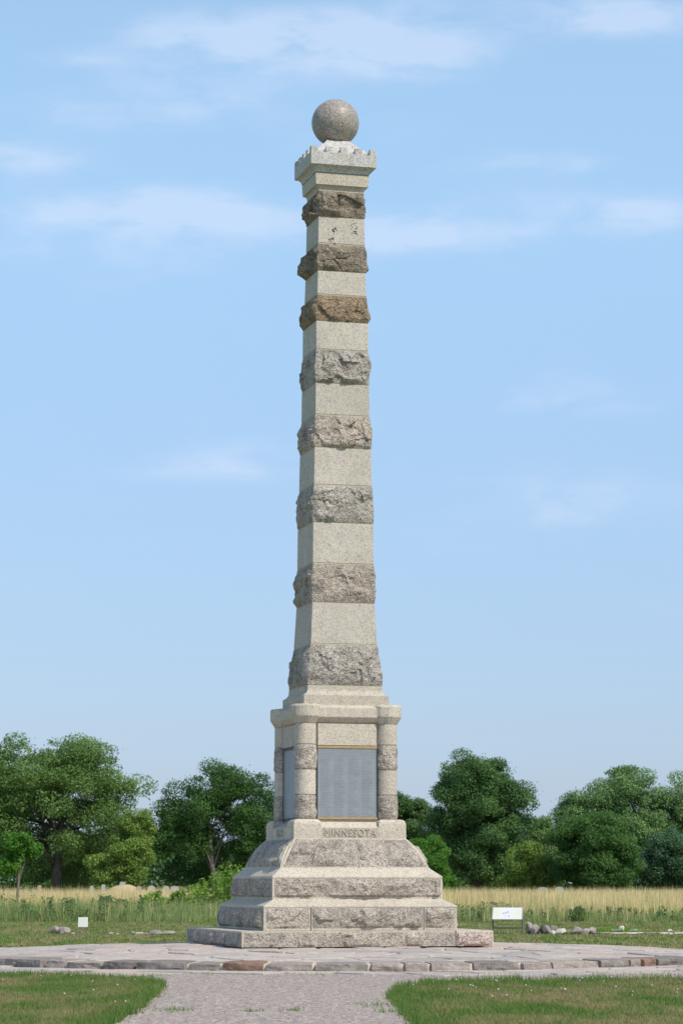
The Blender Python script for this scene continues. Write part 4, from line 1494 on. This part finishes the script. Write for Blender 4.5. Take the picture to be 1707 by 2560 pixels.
# ------------------------------------------------------------------ field stones
def boulder(name, label, x, y, sx, sy, sz, mat, seed, group, cat='stone', sink=0.12, chip=0.16, rz=None):
    bm = bmesh.new()
    bmesh.ops.create_icosphere(bm, subdivisions=3, radius=1.0)
    rr = random.Random(seed)
    off = Vector((seed * 1.37, seed * .71, seed * .33))
    planes = []
    for _ in range(9):
        d = Vector((rr.gauss(0, 1), rr.gauss(0, 1), rr.gauss(0, .8))).normalized()
        planes.append((d, rr.uniform(.55, .85)))
    for v in bm.verts:
        p = v.co.copy()
        p *= 0.35 + 0.65 / (abs(p.x) ** 4 + abs(p.y) ** 4 + abs(p.z) ** 4) ** 0.25
        p *= 1 + chip * mn.noise(p * 1.3 + off) + chip * .5 * mn.noise(p * 3.1 + off)
        for d, t in planes:
            e = p.dot(d) - t
            if e > 0:
                p -= d * e * .85
        v.co = Vector((p.x * sx * .62, p.y * sy * .62, (p.z + 1 - 2 * sink) * sz * .56))
    o = bm_obj(name, bm, mat, None, False)
    o.location = (x, y, 0)
    o.rotation_euler = (0, 0, rr.uniform(0, 6.28) if rz is None else rz)
    tag(o, label, cat, group)
    return o


GL, GR = 'loose field stones on the left back lawn', 'field stones heaped right of the wide sign'
for i, (lb, x, y, sx, sy, sz, mt) in enumerate([
        ('grey weathered boulder, left half of the broken pair at far left', -7.55, 22.5, .26, .26, .27, 'field'),
        ('pinkish boulder, right half of the broken pair beside the white sign', -7.27, 22.3, .24, .24, .24, 'field'),
        ('small pale stone between the boulder pair and the white sign', -6.98, 21.6, .13, .12, .07, 'field'),
        ('flat grey stone lying alone right of the white sign', -6.02, 21.9, .15, .12, .07, 'field'),
        ('tiny pale stone beside the lone flat stone', -5.80, 21.5, .08, .07, .045, 'field_white'),
        ('grey stone at the left end of the low row on the left lawn', -5.42, 21.8, .15, .13, .10, 'field'),
        ('whitish stone in the low row on the left lawn', -5.23, 21.6, .20, .14, .075, 'field_white'),
        ('small grey stone after the whitish one in the low row', -5.06, 21.7, .11, .1, .06, 'field'),
        ('largest pinkish stone in the low row on the left lawn', -4.82, 22.2, .33, .22, .13, 'field'),
        ('pale stone at the right end of the low row by the slab', -4.46, 22.2, .34, .2, .10, 'field')]):
    boulder('field_stone', lb, x, y, sx, sy, sz, M[mt], 30 + i, GL, rz=0)
for i, (lb, x, y, sx, sy, sz, mt) in enumerate([
        ('tan stone at the back of the heap beside the sign leg', 5.18, 22.7, .20, .2, .34, 'field'),
        ('dark grey stone against the right leg of the wide sign', 5.15, 22.1, .20, .2, .18, 'field_dark'),
        ('pinkish stone above the dark ones at the left of the heap', 5.33, 22.5, .20, .2, .28, 'field'),
        ('black stone in the left part of the heap', 5.49, 22.3, .20, .2, .27, 'field_dark'),
        ('pale upright stone just right of the black one', 5.62, 22.3, .18, .2, .24, 'field'),
        ('pale rounded stone behind the white chip in the heap', 5.78, 22.6, .17, .2, .23, 'field'),
        ('small white chip stone at the front of the heap', 5.72, 21.7, .12, .12, .12, 'field_white'),
        ('large pale rounded stone in the middle of the heap', 5.95, 22.0, .29, .26, .18, 'field_white'),
        ('low grey stone right of the large pale one', 6.20, 22.4, .2, .2, .12, 'field'),
        ('large pinkish stone near the right end of the heap', 6.44, 22.3, .30, .28, .22, 'field'),
        ('rounded grey pink stone second from the right end of the heap', 6.63, 22.3, .2, .22, .17, 'field'),
        ('tall pale pink stone at the right end of the heap', 6.78, 22.4, .21, .22, .22, 'field')]):
    boulder('heaped_stone', lb, x, y, sx, sy, sz, M[mt], 60 + i, GR, rz=.2 * i)
for i, (lb, x, y, sx, sy, sz, mt) in enumerate([
        ('pale upright stone on the lawn behind the right foundation', 7.92, 25.4, .19, .2, .19, 'field_white'),
        ('low tan stone left of the pale upright stone', 7.72, 25.2, .30, .2, .09, 'field'),
        ('brown flat stone right of the pale upright stone', 8.22, 25.0, .28, .2, .10, 'field'),
        ('white stone alone in the lawn near the right edge', 9.3, 25.6, .13, .13, .09, 'field_white')]):
    boulder('lawn_stone', lb, x, y, sx, sy, sz, M[mt], 90 + i, 'stones on the right back lawn', rz=0)
# stone foundation remains
fw = empty('foundation_wall', (6.9, 22.6, 0))
tag(fw, 'low pale line of old foundation stones on the right lawn', 'foundation')
x = 0.05
i = 0
frng = random.Random(9)
while x < 5.2:
    L = frng.uniform(.22, .5)
    o = boulder('foundation_stone', None, 0, 0, L * 1.08, .26, frng.uniform(.055, .085), M['field_white' if i % 3 else 'field'], 120 + i, None, None, rz=0, sink=.2)
    o.location = (x + L / 2, frng.uniform(-.03, .03), 0)
    o.parent = fw
    x += L
    i += 1
# bright weeds growing by the foundation
xy = np.stack([g2.uniform(7.0, 8.4, 700), g2.uniform(24.6, 26.5, 700)], 1)
blades('foundation_weeds', xy, g2.uniform(.06, .17, 700), g2.uniform(.02, .04, 700), .4, M['leaf_shrub'], g2, label='bright green low weeds inside the right foundation', cat='weeds')

# ------------------------------------------------------------------ signs
sg = empty('wide_sign', (4.56, 22.5, 0))
tag(sg, 'wide tilted white interpretive sign on two grey steel legs', 'sign')
tilt = R(38)
bm = bmesh.new()
uvl = bm.loops.layers.uv.new('UVMap')
pw, ph = 0.78, 0.50
ca_, sa_ = math.cos(tilt), math.sin(tilt)
sh_ = -0.07
def SP(u, v_, d=0.0):
    # a flat panel leaning back, its legs turned a little away from the viewer
    y = v_ * ca_ - d * sa_
    return Vector((u * pw, y, 0.39 + v_ * sa_ * 1.0 + d * ca_))
def panel(u0, u1, v0, v1, d0, d1, name, mat, uv=False):
    bm = bmesh.new()
    ul = bm.loops.layers.uv.new('UVMap')
    q = [(u0, v0), (u1, v0), (u1, v1), (u0, v1)]
    top = [bm.verts.new(SP(a, b, d1)) for a, b in q]
    bot = [bm.verts.new(SP(a, b, d0)) for a, b in q]
    f = bm.faces.new(top)
    for lp, c in zip(f.loops, ((0, 0), (1, 0), (1, 1), (0, 1))):
        lp[ul].uv = c
    bm.faces.new(bot[::-1])
    for i in range(4):
        j = (i + 1) % 4
        bm.faces.new((top[i], bot[i], bot[j], top[j]))
    return bm_obj(name, bm, mat, sg)
panel(-.5, .5, 0, ph, -.004, .012, 'printed_panel', M['sign'])
panel(-.535, -.5, -.012, ph + .012, -.012, .018, 'panel_frame', M['alu'])
panel(.5, .535, -.012, ph + .012, -.012, .018, 'panel_frame', M['alu'])
for s in (-1, 1):
    bm = bmesh.new()
    box_bm(bm, (s * (pw * .5 + .002), 0.15, 0.235), (.035, .07, .48))
    bm_obj('leg', bm, M['metal'], sg)
    bm = bmesh.new()
    tube(bm, [(s * pw * .5, 0.03, .385), (s * pw * .5, ph * ca_ * .9, .36 + ph * sa_ * .9)], [.014, .014], 6)
    bm_obj('panel_bracket', bm, M['metal'], sg)
bm = bmesh.new()
box_bm(bm, (0, 0.15, 0.165), (pw - .03, .02, .035))
bm_obj('cross_bar', bm, M['metal'], sg)
sg.rotation_euler = (0, 0, R(-7))

ws = empty('square_sign', (-6.81, 22.5, 0))
tag(ws, 'small blank white square sign on two short posts', 'sign')
box('sign_panel', (0, -.012, .322), (.265, .012, .262), M['white'], ws, .003)
for s in (-1, 1):
    box('post', (s * .085, .012, .135), (.032, .03, .33), M['post_wood'], ws, .003)

# ------------------------------------------------------------------ burial ground beyond the meadow
def headstone(label, x, y, wd, h, mat, rnd):
    root = empty('headstone', (x, y, 0))
    tag(root, label, 'headstone', 'headstones under the far trees')
    v = []
    prof = []
    for k in range(9):
        a = math.pi * k / 8
        prof.append((-math.cos(a) * wd / 2, h - (wd * .5 if rnd else .06) + math.sin(a) * (wd * .5 if rnd else .06)))
    prof = [(-wd / 2, .12)] + prof + [(wd / 2, .12)]
    n = len(prof)
    for yy in (-.09, .09):
        v += [(px_, yy, pz_) for px_, pz_ in prof]
    f = [list(range(n)), list(range(2 * n - 1, n - 1, -1))] + [(i, n + i, n + (i + 1) % n, (i + 1) % n) for i in range(n)]
    mesh('tablet', v, f, mat, root)
    box('base', (0, 0, .06), (wd + .2, .36, .13), mat, root, .01)


for (lb, x, y, wd, h, mt, rn) in [
        ('narrow rose headstone below the largest left tree', -18.3, 112, .24, 1.2, 'headstone_rose', True),
        ('small pale headstone left of the tall white one', -15.2, 113, .2, 1.16, 'headstone', True),
        ('tall narrow white headstone left of the tan mound', -14.4, 112, .22, 1.24, 'headstone', False),
        ('square white headstone showing above the tan mound', -13.6, 116.5, .34, 1.40, 'headstone', False),
        ('broad grey headstone between the tan mound and the shrubs', -11.6, 114, .5, 1.17, 'headstone', True),
        ('rose headstone just right of the tan mound', -12.3, 113, .3, 1.15, 'headstone_rose', True),
        ('grey headstone partly behind the outermost shrub', -10.7, 114, .42, 1.15, 'headstone', True),
        ('wide pale headstone behind the shrub row', -10.1, 113, .5, 1.14, 'headstone', False),
        ('grey rounded headstone in the gap below the dark round tree', 13.9, 118, .62, 1.10, 'headstone_grey', True),
        ('dull flat headstone left of the grey rounded one on the right', 12.9, 119, .55, 1.06, 'headstone_grey', False)]:
    headstone(lb, x, y, wd, h, M[mt], rn)
# tan mound
bm = bmesh.new()
bmesh.ops.create_grid(bm, x_segments=26, y_segments=18, size=1.0)
for v in bm.verts:
    r = math.hypot(v.co.x, v.co.y)
    z = max(0, 1 - r * r) ** .8 * 1.26 + .05 * mn.noise(v.co * 4)
    v.co = Vector((v.co.x * 1.9 + .0, v.co.y * 1.4, z - .03))
o = bm_obj('mound', bm, M['dirt'], None, True)
o.location = (-13.2, 113.5, 0)
tag(o, kind='structure')
